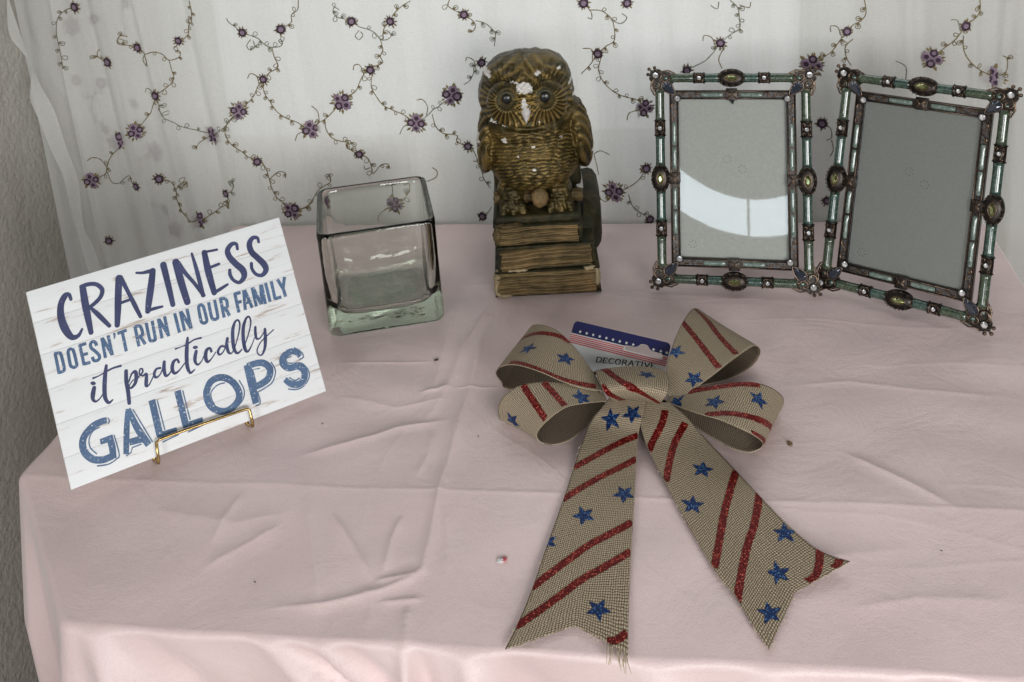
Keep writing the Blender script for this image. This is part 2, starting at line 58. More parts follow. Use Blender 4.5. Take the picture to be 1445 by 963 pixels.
HEM = [[(-715.1,292.1),(-717.8,277.1),(-722.5,238.9),(-711.3,215.2),(-703.4,197.2),(-710.9,165.3),(-705.5,138.4),(-697.8,94.9),(-689.5,67.2),(-688.5,36.6),(-689.0,0.9),(-686.5,-21.1),(-683.3,-56.3),(-680.9,-101.6)],[(-713.1,291.1),(-715.6,276.0),(-711.4,240.0),(-707.4,213.9),(-703.7,196.0),(-699.8,171.5),(-689.3,141.9),(-682.6,92.9),(-678.3,65.3),(-677.3,34.6),(-678.6,-1.2),(-672.9,-23.2),(-667.7,-58.5),(-665.2,-103.8)]]
CREASES = [(1.2,5,[(-163,872),(-173,832),(-182,791),(-184,745),(-186,728),(-191,695),(-200,682)]),(1.6,6,[(-165,832),(-168,789),(-166,723),(-168,678),(-167,629),(-167,600)]),(1.3,5,[(-285,636),(-250,652),(-229,663),(-215,674),(-192,680),(-176,685)]),(0.8,5,[(-188,617),(-184,644),(-187,675)]),(0.9,3,[(-207,719),(-194,722),(-184,731)]),(0.4,2,[(-291,757),(-227,761),(-202,763)]),(0.4,2,[(-181,728),(-141,728)]),(1.5,5,[(-170,645),(-168,598),(-167,568),(-167,541),(-174,533),(-192,524),(-228,512),(-269,507)]),(1.1,6,[(-266,601),(-250,562),(-236,529),(-227,503)]),(1.2,4,[(-242,584),(-229,569),(-213,550),(-198,530)]),(1.2,4,[(-190,584),(-193,563),(-192,535)]),(0.9,3,[(-197,531),(-170,537)]),(0.9,3,[(-192,516),(-161,520)]),(1.0,5,[(-317,551),(-317,572),(-312,599)]),(1.1,7,[(-318,531),(-294,552),(-272,574)]),(1.2,4,[(-171,516),(-169,497),(-164,481)]),(0.7,5,[(-161,594),(-157,573),(-149,534)]),(0.6,5,[(-202,527),(-195,513),(-192,498)]),(1.1,5,[(117,660),(139,641),(161,624),(182,605)]),(0.8,8,[(-204,856),(-197,753),(-194,678)]),(0.4,4,[(88,736),(138,743),(189,733),(260,728)]),(0.5,8,[(18,574),(84,562),(152,575)]),(0.6,6,[(91,527),(143,537),(199,538)]),(0.7,9,[(-377,580),(-309,570),(-266,584)]),(0.5,5,[(-273,711),(-222,699),(-178,714)])]
STRIPS = {'loop_ul':{'A':[(-54.2,685.2,28.0),(-67.3,681.9,32.0),(-83.4,681.5,38.0),(-101.6,688.0,42.0),(-118.6,698.7,40.0),(-130.1,708.4,34.0),(-139.8,718.3,24.0),(-143.4,725.2,14.0),(-140.0,727.9,5.0),(-133.8,723.0,2.0),(-96.2,720.7,3.0),(-58.2,710.7,8.0)],'B':[(-60.2,700.8,30.0),(-71.8,718.5,36.0),(-82.5,732.6,40.0),(-92.1,743.9,42.0),(-100.6,752.7,41.0),(-109.8,763.7,36.0),(-117.8,777.5,27.0),(-122.9,788.6,16.0),(-124.1,793.6,6.0),(-118.1,784.1,3.0),(-91.3,753.4,4.0),(-61.5,729.0,8.0)],'notch':None,'bulge':0},'loop_ll':{'A':[(-50.8,681.3,22.0),(-64.5,670.2,28.0),(-77.5,660.5,32.0),(-86.0,652.3,32.0),(-92.2,649.2,28.0),(-99.5,652.4,18.0),(-102.9,656.7,8.0),(-99.3,657.3,2.0),(-89.3,656.0,2.0),(-78.1,660.8,3.0),(-68.7,671.0,5.0),(-60.3,681.7,10.0),(-51.9,685.9,16.0)],'B':[(-53.9,686.6,25.0),(-69.8,683.8,32.0),(-87.3,683.7,36.0),(-102.7,683.3,36.0),(-116.9,681.4,34.0),(-127.8,679.0,28.0),(-134.2,680.4,18.0),(-135.7,682.7,8.0),(-132.7,682.5,2.0),(-113.7,686.0,2.0),(-93.9,694.9,3.0),(-74.8,701.1,6.0),(-57.4,699.1,12.0)],'notch':None,'bulge':0},'loop_ur':{'A':[(-2.4,685.3,24.0),(10.3,683.0,30.0),(28.6,695.6,36.0),(45.0,713.7,38.0),(62.5,738.8,34.0),(69.1,750.4,24.0),(68.8,758.1,12.0),(60.9,753.9,4.0),(40.9,738.6,3.0),(19.0,726.8,5.0),(-1.2,703.0,12.0)],'B':[(-6.8,687.5,25.0),(-6.3,703.2,32.0),(-2.6,721.3,38.0),(6.3,755.7,40.0),(15.5,787.0,36.0),(21.0,807.6,26.0),(24.7,823.3,14.0),(22.6,823.7,4.0),(10.2,782.9,3.0),(-0.4,747.9,5.0),(-5.5,712.6,12.0)],'notch':None,'bulge':0},'loop_lr':{'A':[(-6.9,683.0,22.0),(3.5,670.5,26.0),(15.4,655.3,32.0),(30.3,643.2,36.0),(43.8,637.1,34.0),(54.4,639.7,26.0),(60.7,648.0,14.0),(59.0,653.2,5.0),(50.6,653.1,2.0),(40.1,656.9,2.0),(27.4,666.4,3.0),(13.1,678.2,5.0),(-5.2,693.4,12.0)],'B':[(-3.7,684.9,24.0),(10.4,685.5,30.0),(29.1,683.3,36.0),(47.8,684.7,38.0),(61.4,686.8,36.0),(72.7,689.1,30.0),(80.2,694.2,19.0),(79.5,696.3,9.0),(74.0,702.7,2.0),(59.0,705.3,2.0),(36.3,708.8,2.0),(16.9,707.1,5.0),(-2.5,699.8,12.0)],'notch':None,'bulge':0},'tail_l':{'A':[(-48.6,689.8,20.0),(-57.3,677.8,16.0),(-65.6,667.0,9.0),(-73.0,632.3,4.0),(-79.0,597.3,2.0),(-86.9,560.4,-2.5),(-93.7,526.8,-6.5),(-100.6,501.5,-9.5),(-105.4,487.3,-11.2)],'B':[(-21.2,685.8,21.0),(-24.4,670.9,17.0),(-27.7,658.7,9.0),(-29.2,631.3,4.0),(-29.9,604.2,2.8),(-30.9,576.3,-0.6),(-31.9,550.4,-3.7),(-32.7,518.5,-7.5),(-32.6,489.1,-11.0)],'notch':(-64.8,504.9,-9.1),'bulge':0},'tail_r':{'A':[(-29.7,684.9,19.0),(-25.5,663.1,13.0),(-20.2,645.9,7.0),(-6.2,610.0,3.5),(7.8,575.9,-0.6),(20.6,548.0,-4.0),(31.2,531.7,-5.9),(40.0,513.3,-8.1),(48.5,496.6,-10.1)],'B':[(-4.3,685.7,19.0),(7.8,676.1,14.0),(19.4,661.9,8.0),(35.9,638.6,4.0),(49.5,616.0,3.0),(63.8,593.1,1.4),(74.5,577.6,0.6),(88.0,561.9,0.7),(103.7,552.6,2.6)],'notch':(68.0,534.6,-5.6),'bulge':0},'knot':{'A':[(-67.9,718.3,18.0),(-60.5,704.4,32.0),(-57.0,682.3,40.0),(-52.3,669.0,40.0),(-48.0,675.8,28.0),(-47.5,690.8,14.0)],'B':[(-5.7,722.1,18.0),(-7.3,707.0,32.0),(-4.2,681.9,40.0),(-5.6,666.7,40.0),(-10.7,672.0,28.0),(-12.8,687.2,14.0)],'notch':None,'bulge':4}}
DECALS = [('s','tail_l',(0.5614,0.3534),8.2),('s','tail_l',(0.4962,0.8495),8.2),('s','tail_l',(0.8947,0.7067),8.2),('s','tail_l',(0.614,-0.0074),7),('s','tail_l',(0.1779,0.3685),8.2),('s','tail_l',(0.1203,0.7668),8.2),('s','tail_r',(0.3634,0.6015),8.2),('s','tail_r',(0.4436,0.1881),8.2),('s','tail_r',(0.7243,0.9021),8.2),('s','tail_r',(0.8596,0.5413),8.2),('s','tail_r',(0.9248,0.2031),8.2),('r','tail_l',[(0.3885,0.0001),(0.2481,0.9999)],5.0),('r','tail_l',[(0.4987,-0.0149),(0.3434,1.0074)],5.0),('r','tail_l',[(0.7419,-0.0149),(0.6015,0.9923)],5.0),('r','tail_l',[(0.8722,-0.0074),(0.7118,0.9999)],5.0),('r','tail_l',[(1.0,0.8044),(0.9373,0.9923)],5.0),('r','tail_r',[(0.2556,-0.0074),(0.0677,0.6842)],5.0),('r','tail_r',[(0.3534,0.0077),(0.1629,0.8796)],5.0),('r','tail_r',[(0.6216,0.0077),(0.4185,0.9999)],5.0),('r','tail_r',[(0.787,-0.045),(0.5363,1.0224)],5.0),('r','tail_r',[(1.0,0.6391),(0.8672,1.0074)],5.0),('r','tail_r',[(1.0,0.8721),(0.9524,0.9848)],5.0),('s','loop_ul',(0.3919,0.391),8.2),('s','loop_ul',(0.1878,0.5338),8.2),('r','loop_ul',[(0.5329,0.6541),(0.4286,0.7668),(0.3143,0.8495),(0.2371,0.9322),(0.1757,0.9999)],5.0),('r','loop_ul',[(0.4461,0.0377),(0.3296,0.0302),(0.2306,0.0227),(0.1391,0.0678),(0.0376,0.1655)],5.0),('r','loop_ll',[(0.3188,0.9848),(0.3414,0.0528)],5.0),('r','loop_ll',[(0.2293,0.9623),(0.1892,0.0603)],5.0),('s','loop_ll',(0.5409,0.624),8.2),('s','loop_ll',(0.1013,0.3083),8.2),('r','loop_ur',[(0.3248,1.0224),(0.2827,0.5489),(0.2394,0.0302)],5.0),('r','loop_ur',[(0.4499,0.9773),(0.3634,0.5038),(0.3246,0.0302)],5.0),('s','loop_ur',(0.2129,0.8946),8.2),('s','loop_ur',(0.154,0.2031),8.2),('r','loop_ur',[(0.7325,0.2031),(0.6984,0.0227)],4),('r','loop_lr',[(0.088,0.8646),(0.1726,0.8946),(0.2549,0.9322),(0.3462,0.9548)],5.0),('r','loop_lr',[(0.1968,0.0001),(0.262,0.173),(0.3415,0.2632),(0.5174,0.3609)],5.0),('r','loop_lr',[(0.3927,0.0152),(0.54,0.0528)],4),('s','loop_lr',(0.0576,0.1354),8.2),('s','loop_lr',(0.2043,0.406),8.2),('s','loop_lr',(0.3659,0.6616),8.2),('r','knot',[(0.1,0.0528),(0.4902,0.3008),(0.7045,0.6466),(0.8083,0.9848)],5.0),('r','knot',[(0.5173,0.0077),(0.7271,0.0828),(1.0,0.3083)],5.0),('s','knot',(0.3752,0.6992),7.5)]
TIE = [(-8.9,691.8,16.0),(-2.7,686.5,14.0),(4.6,680.7,11.0),(14.0,673.0,6.0)]
SPECKS = [(81.4,666.0,0.0),(-115.4,550.4,-6.7),(-202.2,764.2,0.0),(-276.4,525.6,-9.6),(162.5,571.3,-4.2),(-276.6,675.3,0.0),(-149.4,664.8,0.0)]

# ------------------------------------------------------------------ materials
def nodes_of(name):
    m = bpy.data.materials.new(name); m.use_nodes = True
    nt = m.node_tree
    return m, nt, nt.nodes['Principled BSDF']

def N(nt, kind, **kw):
    n = nt.nodes.new(kind)
    for k, v in kw.items():
        if k.startswith('i_'):
            n.inputs[k[2:].replace('_', ' ')].default_value = v
        else:
            setattr(n, k, v)
    return n

def ramp(nt, fac, stops):
    r = nt.nodes.new('ShaderNodeValToRGB')
    e = r.color_ramp.elements
    e[0].position, e[0].color = stops[0][0], (*stops[0][1], 1)
    e[1].position, e[1].color = stops[-1][0], (*stops[-1][1], 1)
    for p, c in stops[1:-1]:
        x = e.new(p); x.color = (*c, 1)
    nt.links.new(fac, r.inputs['Fac'])
    return r.outputs['Color']

def coords(nt, which='Object', scale=(1, 1, 1)):
    t = nt.nodes.new('ShaderNodeTexCoord')
    mp = nt.nodes.new('ShaderNodeMapping')
    mp.inputs['Scale'].default_value = scale
    nt.links.new(t.outputs[which], mp.inputs['Vector'])
    return mp.outputs['Vector']

def noise(nt, vec, scale, detail=4, rough=0.55, dist=0.0):
    n = N(nt, 'ShaderNodeTexNoise')
    n.inputs['Scale'].default_value = scale; n.inputs['Detail'].default_value = detail
    n.inputs['Roughness'].default_value = rough; n.inputs['Distortion'].default_value = dist
    nt.links.new(vec, n.inputs['Vector'])
    return n.outputs['Fac']

def bump(nt, bsdf, height, strength, dist, prev=None):
    b = nt.nodes.new('ShaderNodeBump')
    b.inputs['Strength'].default_value = strength; b.inputs['Distance'].default_value = dist
    nt.links.new(height, b.inputs['Height'])
    if prev: nt.links.new(prev, b.inputs['Normal'])
    nt.links.new(b.outputs['Normal'], bsdf.inputs['Normal'])
    return b.outputs['Normal']

def simple(name, c1, c2=None, rough=0.5, metal=0.0, nscale=60, bscale=None, bstr=0.2, bdist=0.0005, coat=0.0, spec=0.5, which='Object', rv=0.0, dist=0.0):
    m, nt, b = nodes_of(name)
    b.inputs['Base Color'].default_value = (*c1, 1)
    b.inputs['Roughness'].default_value = rough; b.inputs['Metallic'].default_value = metal
    b.inputs['Coat Weight'].default_value = coat; b.inputs['Coat Roughness'].default_value = 0.06
    b.inputs['Specular IOR Level'].default_value = spec
    v = coords(nt, which)
    if c2:
        f = noise(nt, v, nscale, 5, 0.6, dist)
        nt.links.new(ramp(nt, f, [(0.32, c1), (0.68, c2)]), b.inputs['Base Color'])
    if rv:
        f = noise(nt, v, nscale * 1.7, 4)
        mr = N(nt, 'ShaderNodeMapRange'); mr.inputs['To Min'].default_value = max(0, rough - rv); mr.inputs['To Max'].default_value = rough + rv
        nt.links.new(f, mr.inputs['Value']); nt.links.new(mr.outputs['Result'], b.inputs['Roughness'])
    if bscale:
        bump(nt, b, noise(nt, v, bscale, 5), bstr, bdist)
    return m

M = {}
# wall plaster
m, nt, b = nodes_of('wall_plaster'); v = coords(nt)
nt.links.new(ramp(nt, noise(nt, v, 9, 4), [(0.3, (0.50, 0.475, 0.43)), (0.7, (0.56, 0.535, 0.49))]), b.inputs['Base Color'])
b.inputs['Roughness'].default_value = 0.75
n1 = bump(nt, b, noise(nt, v, 150, 3, 0.5, 0.3), 0.9, 0.0028)
bump(nt, b, noise(nt, v, 55, 2), 0.7, 0.0035, n1)
M['wall'] = m
M['floor'] = simple('floor_boards', (0.16, 0.12, 0.09), (0.22, 0.17, 0.12), 0.5, nscale=12)
M['wood'] = simple('table_wood', (0.12, 0.07, 0.04), (0.2, 0.12, 0.07), 0.45, nscale=30)

# pink satin cotton
m, nt, b = nodes_of('pink_cloth'); v = coords(nt)
f = noise(nt, v, 14, 5, 0.6)
nt.links.new(ramp(nt, f, [(0.3, (0.775, 0.61, 0.60)), (0.7, (0.82, 0.66, 0.648))]), b.inputs['Base Color'])
g2 = N(nt, 'ShaderNodeMix', data_type='RGBA', blend_type='MULTIPLY'); g2.inputs['Factor'].default_value = 1.0
nt.links.new(b.inputs['Base Color'].links[0].from_socket, g2.inputs['A'])
nt.links.new(ramp(nt, noise(nt, v, 1300, 2, 0.8), [(0.3, (.90, .89, .89)), (0.7, (1.0, 1.0, 1.0))]), g2.inputs['B'])
nt.links.new(g2.outputs['Result'], b.inputs['Base Color'])
b.inputs['Roughness'].default_value = 0.36
b.inputs['Sheen Weight'].default_value = 0.35; b.inputs['Sheen Roughness'].default_value = 0.4
b.inputs['Specular IOR Level'].default_value = 0.65
n1 = bump(nt, b, noise(nt, v, 1000, 3, 0.7), 0.55, 0.0005)
n2 = bump(nt, b, noise(nt, coords(nt, 'Object', (1, 3, 1)), 75, 5, 0.65, 0.5), 0.16, 0.0010, n1)
bump(nt, b, noise(nt, v, 22, 5, 0.6, 1.2), 0.30, 0.0035, n2)
M['cloth'] = m

# sheer voile: partly see-through, scatters light
def voile(name, colour, through):
    m, nt, b = nodes_of(name)
    b.inputs['Base Color'].default_value = (*colour, 1); b.inputs['Roughness'].default_value = 0.8
    b.inputs['Specular IOR Level'].default_value = 0.15
    v = coords(nt, 'Object', (1, 1, 6))
    n1 = bump(nt, b, noise(nt, v, 160, 3), 0.25, 0.0006)
    n2 = bump(nt, b, noise(nt, coords(nt, 'Object', (9, 1, .55)), 9, 5, 0.62, 0.4), 0.55, 0.004, n1)
    tr = N(nt, 'ShaderNodeBsdfTranslucent'); tr.inputs['Color'].default_value = (*colour, 1); nt.links.new(n2, tr.inputs['Normal'])
    mx = N(nt, 'ShaderNodeMixShader'); mx.inputs[0].default_value = 0.45
    nt.links.new(b.outputs[0], mx.inputs[1]); nt.links.new(tr.outputs[0], mx.inputs[2])
    tp = N(nt, 'ShaderNodeBsdfTransparent')
    m2 = N(nt, 'ShaderNodeMixShader')
    w = noise(nt, coords(nt, 'Object', (1, 1, 5)), 240, 2)
    mr = N(nt, 'ShaderNodeMapRange'); mr.inputs['To Min'].default_value = through - 0.08; mr.inputs['To Max'].default_value = through + 0.08
    nt.links.new(w, mr.inputs['Value']); nt.links.new(mr.outputs['Result'], m2.inputs[0])
    nt.links.new(mx.outputs[0], m2.inputs[1]); nt.links.new(tp.outputs[0], m2.inputs[2])
    nt.links.new(m2.outputs[0], nt.nodes['Material Output'].inputs['Surface'])
    return m
M['voile'] = voile('white_voile', (0.90, 0.90, 0.875), 0.31)
M['voile_back'] = voile('white_voile_lining', (0.85, 0.85, 0.825), 0.20)
M['hem'] = voile('white_hem_voile', (0.84, 0.84, 0.815), 0.24)
M['purple'] = simple('purple_thread', (0.022, 0.008, 0.022), (0.06, 0.025, 0.055), 0.6, nscale=900, bscale=1500, bstr=0.5)
M['mauve'] = simple('mauve_thread', (0.16, 0.10, 0.155), (0.34, 0.25, 0.33), 0.6, nscale=900, bscale=1500, bstr=0.5)
M['gold_thread'] = simple('olive_gold_thread', (0.13, 0.098, 0.036), (0.26, 0.20, 0.085), 0.55, nscale=300)
M['sage_thread'] = simple('sage_thread', (0.15, 0.15, 0.11), (0.24, 0.23, 0.15), 0.55, nscale=300)

# painted sign
m, nt, b = nodes_of('white_washed_plank')
v = coords(nt, 'Object', (1, 9, 9))
g = noise(nt, v, 22, 6, 0.65, 0.4)
oi = N(nt, 'ShaderNodeObjectInfo')
base = ramp(nt, g, [(0.29, (0.33, 0.25, 0.20)), (0.37, (0.66, 0.61, 0.58)), (0.41, (0.80, 0.815, 0.82)), (0.8, (0.85, 0.875, 0.89))])
nt.links.new(base, b.inputs['Base Color']); b.inputs['Roughness'].default_value = 0.62
bump(nt, b, noise(nt, v, 90, 5), 0.18, 0.0004)
M['plank'] = m
M['sign_edge'] = simple('sign_backing', (0.62, 0.60, 0.57), (0.75, 0.74, 0.72), 0.7, nscale=60)
def ink(name, c1, c2, worn):
    m, nt, b = nodes_of(name); v = coords(nt)
    base = ramp(nt, noise(nt, v, 45, 3), [(0.35, c1), (0.65, c2)])
    k = N(nt, 'ShaderNodeValToRGB'); k.color_ramp.elements[0].position = worn; k.color_ramp.elements[1].position = worn + 0.03
    nt.links.new(noise(nt, v, 620, 3, 0.6), k.inputs['Fac'])
    mx = N(nt, 'ShaderNodeMix', data_type='RGBA')
    nt.links.new(k.outputs['Color'], mx.inputs['Factor'])
    nt.links.new(base, mx.inputs['A']); mx.inputs['B'].default_value = (0.66, 0.69, 0.73, 1)
    nt.links.new(mx.outputs['Result'], b.inputs['Base Color']); b.inputs['Roughness'].default_value = 0.65
    return m
M['navy_ink'] = ink('navy_print', (0.030, 0.037, 0.110), (0.048, 0.062, 0.16), 0.70)
M['blue_ink'] = ink('steel_blue_print', (0.060, 0.115, 0.225), (0.09, 0.165, 0.295), 0.63)
M['brass'] = simple('polished_brass', (0.36, 0.25, 0.095), (0.50, 0.35, 0.15), 0.2, 1.0, nscale=80, rv=0.08)

# vase glass
m = bpy.data.materials.new('clear_glass'); m.use_nodes = True; nt = m.node_tree; nt.nodes.clear()
out = N(nt, 'ShaderNodeOutputMaterial'); gl = N(nt, 'ShaderNodeBsdfGlass')
gl.inputs['Color'].default_value = (0.975, 0.985, 0.972, 1); gl.inputs['IOR'].default_value = 1.48; gl.inputs['Roughness'].default_value = 0.0
b_ = N(nt, 'ShaderNodeBump'); b_.inputs['Strength'].default_value = 0.16; b_.inputs['Distance'].default_value = 0.003
nt.links.new(noise(nt, coords(nt), 38, 2), b_.inputs['Height']); nt.links.new(b_.outputs['Normal'], gl.inputs['Normal'])
va = N(nt, 'ShaderNodeVolumeAbsorption'); va.inputs['Color'].default_value = (0.46, 0.55, 0.42, 1); va.inputs['Density'].default_value = 12.0
nt.links.new(gl.outputs[0], out.inputs['Surface']); nt.links.new(va.outputs[0], out.inputs['Volume'])
M['glass'] = m
# film of green residue inside the base
m, nt, b = nodes_of('green_residue')
v = coords(nt)
nt.links.new(ramp(nt, noise(nt, v, 60, 4), [(0.40, (0.34, 0.44, 0.28)), (0.60, (0.08, 0.38, 0.13))]), b.inputs['Base Color'])
b.inputs['Roughness'].default_value = 0.4
tp = N(nt, 'ShaderNodeBsdfTransparent'); mx = N(nt, 'ShaderNodeMixShader')
mr = N(nt, 'ShaderNodeMapRange'); mr.inputs['From Min'].default_value = 0.35; mr.inputs['From Max'].default_value = 0.7; mr.inputs['To Min'].default_value = 0.0; mr.inputs['To Max'].default_value = 0.42
nt.links.new(noise(nt, v, 85, 5, 0.7, 0.8), mr.inputs['Value']); nt.links.new(mr.outputs['Result'], mx.inputs[0])
nt.links.new(tp.outputs[0], mx.inputs[1]); nt.links.new(b.outputs[0], mx.inputs[2])
nt.links.new(mx.outputs[0], nt.nodes['Material Output'].inputs['Surface'])
M['residue'] = m

# owl: painted plaster, bronze gold with olive glaze and white chips where the paint is gone
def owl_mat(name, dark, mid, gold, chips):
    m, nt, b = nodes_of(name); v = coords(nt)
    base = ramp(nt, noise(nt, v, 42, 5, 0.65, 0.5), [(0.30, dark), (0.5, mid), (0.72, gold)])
    if chips:
        at = N(nt, 'ShaderNodeAttribute', attribute_name='rub')
        mx0 = N(nt, 'ShaderNodeMix', data_type='RGBA')
        mm = N(nt, 'ShaderNodeMath', operation='MULTIPLY'); mm.inputs[1].default_value = 1.0
        nt.links.new(at.outputs['Fac'], mm.inputs[0]); nt.links.new(mm.outputs[0], mx0.inputs['Factor'])
        nt.links.new(base, mx0.inputs['A']); mx0.inputs['B'].default_value = (*[min(1, g * 2.1) for g in gold], 1)
        base = mx0.outputs['Result']
        a2 = N(nt, 'ShaderNodeAttribute', attribute_name='chip')
        ad = N(nt, 'ShaderNodeMath', operation='MULTIPLY_ADD'); ad.inputs[1].default_value = 0.9; 
        nt.links.new(noise(nt, v, 150, 5, 0.7), ad.inputs[0]); nt.links.new(a2.outputs['Fac'], ad.inputs[2])
        k = N(nt, 'ShaderNodeValToRGB'); k.color_ramp.elements[0].position = 0.93; k.color_ramp.elements[1].position = 0.98
        nt.links.new(ad.outputs[0], k.inputs['Fac'])
        mx = N(nt, 'ShaderNodeMix', data_type='RGBA'); nt.links.new(k.outputs['Color'], mx.inputs['Factor'])
        nt.links.new(base, mx.inputs['A']); mx.inputs['B'].default_value = (0.66, 0.64, 0.60, 1)
        base = mx.outputs['Result']
        inv = N(nt, 'ShaderNodeMath', operation='MULTIPLY_ADD'); inv.inputs[1].default_value = -0.62; inv.inputs[2].default_value = 0.62
        nt.links.new(k.outputs['Color'], inv.inputs[0]); nt.links.new(inv.outputs[0], b.inputs['Metallic'])
    else:
        b.inputs['Metallic'].default_value = 0.2; b.inputs['Specular IOR Level'].default_value = 0.3
    nt.links.new(base, b.inputs['Base Color']); b.inputs['Roughness'].default_value = 0.36 if chips else 0.6
    bump(nt, b, noise(nt, v, 380, 6, 0.7), 0.6, 0.0012)
    return m
M['owl'] = owl_mat('antique_gold_owl', (0.014, 0.012, 0.004), (0.052, 0.038, 0.010), (0.16, 0.108, 0.033), True)
M['owl_green'] = owl_mat('dark_olive_glaze', (0.010, 0.011, 0.004), (0.022, 0.020, 0.007), (0.085, 0.058, 0.021), False)
M['pages'] = owl_mat('gilt_pages', (0.07, 0.048, 0.02), (0.16, 0.11, 0.048), (0.27, 0.165, 0.075), False)
M['pages_dark'] = owl_mat('dark_page_glaze', (0.05, 0.035, 0.014), (0.09, 0.06, 0.025), (0.14, 0.10, 0.04), False)  # darker brown tone for some page layers, the log and one corner
M['tan_chip'] = owl_mat('worn_tan_plaster', (0.20, 0.16, 0.09), (0.30, 0.24, 0.14), (0.42, 0.35, 0.22), False)
M['pupil'] = simple('black_glass_eye', (0.005, 0.006, 0.006), rough=0.3, coat=0.1)
M['iris'] = simple('olive_iris', (0.022, 0.034, 0.022), (0.05, 0.055, 0.025), 0.45, nscale=300)
M['beak'] = simple('chalky_beak', (0.42, 0.40, 0.39), (0.62, 0.60, 0.58), 0.6, nscale=250)

# jewelled frames
M['bronze'] = simple('aged_bronze', (0.016, 0.0145, 0.0135), (0.055, 0.044, 0.037), 0.36, 0.85, nscale=260, bscale=700, bstr=0.35, rv=0.1)
M['copper'] = simple('rubbed_copper', (0.055, 0.042, 0.033), (0.25, 0.175, 0.125), 0.34, 0.95, nscale=300)
def enamel(name, a, bb, c):
    m, nt, b = nodes_of(name)
    v = coords(nt, 'Object')
    nt.links.new(ramp(nt, noise(nt, v, 210, 3, 0.6, 2.6), [(0.30, a), (0.5, bb), (0.72, c)]), b.inputs['Base Color'])
    b.inputs['Roughness'].default_value = 0.25; b.inputs['Coat Weight'].default_value = 1.0; b.inputs['Coat Roughness'].default_value = 0.03
    bump(nt, b, noise(nt, v, 130, 2), 0.12, 0.0008)
    return m
M['enamel_teal'] = enamel('teal_green_enamel', (0.010, 0.024, 0.018), (0.034, 0.072, 0.056), (0.11, 0.17, 0.14))
M['enamel_olive'] = enamel('moss_green_enamel', (0.012, 0.022, 0.012), (0.042, 0.066, 0.040), (0.125, 0.155, 0.10))
M['enamel_pale'] = enamel('pale_green_enamel', (0.07, 0.11, 0.095), (0.14, 0.19, 0.165), (0.30, 0.36, 0.32))
M['enamel_grey'] = simple('lilac_grey_enamel', (0.02, 0.02, 0.024), (0.06, 0.06, 0.07), 0.35, coat=1.0, nscale=300)
M['rhinestone'] = simple('clear_rhinestone', (0.93, 0.93, 0.95), rough=0.03, metal=0.7, coat=1.0)
M['smoke_gem'] = simple('smoky_blue_gem', (0.035, 0.042, 0.060), rough=0.04, metal=0.3, coat=1.0)
M['olive_gem'] = simple('olive_green_gem', (0.16, 0.18, 0.05), (0.40, 0.42, 0.20), 0.07, 0.85, nscale=500, coat=1.0)
m, nt, b = nodes_of('grey_card'); v = coords(nt)
nt.links.new(ramp(nt, noise(nt, v, 420, 5, 0.7), [(0.3, (0.36, 0.365, 0.34)), (0.7, (0.42, 0.425, 0.40))]), b.inputs['Base Color']); b.inputs['Roughness'].default_value = 0.8
M['insert'] = m
M['dot'] = simple('black_mark', (0.02, 0.02, 0.02), rough=0.6)
M['velvet'] = simple('black_backing', (0.015, 0.015, 0.016), rough=0.85)
m = bpy.data.materials.new('pane_glass'); m.use_nodes = True; nt = m.node_tree; nt.nodes.clear()
out = N(nt, 'ShaderNodeOutputMaterial'); tp = N(nt, 'ShaderNodeBsdfTransparent'); tp.inputs['Color'].default_value = (0.95, 0.965, 0.955, 1)
gs = N(nt, 'ShaderNodeBsdfGlossy'); gs.inputs['Roughness'].default_value = 0.02
fr = N(nt, 'ShaderNodeFresnel'); fr.inputs['IOR'].default_value = 1.65
mx = N(nt, 'ShaderNodeMixShader'); nt.links.new(fr.outputs[0], mx.inputs[0]); nt.links.new(tp.outputs[0], mx.inputs[1]); nt.links.new(gs.outputs[0], mx.inputs[2])
# dusty film
df = N(nt, 'ShaderNodeBsdfDiffuse'); df.inputs['Color'].default_value = (0.6, 0.6, 0.6, 1)
m2 = N(nt, 'ShaderNodeMixShader'); mr = N(nt, 'ShaderNodeMapRange'); mr.inputs['From Min'].default_value = 0.45; mr.inputs['From Max'].default_value = 0.8; mr.inputs['To Min'].default_value = 0.0; mr.inputs['To Max'].default_value = 0.09
nt.links.new(noise(nt, coords(nt), 260, 10, 0.85), mr.inputs['Value']); nt.links.new(mr.outputs['Result'], m2.inputs[0])
nt.links.new(mx.outputs[0], m2.inputs[1]); nt.links.new(df.outputs[0], m2.inputs[2]); nt.links.new(m2.outputs[0], out.inputs['Surface'])
M['pane'] = m

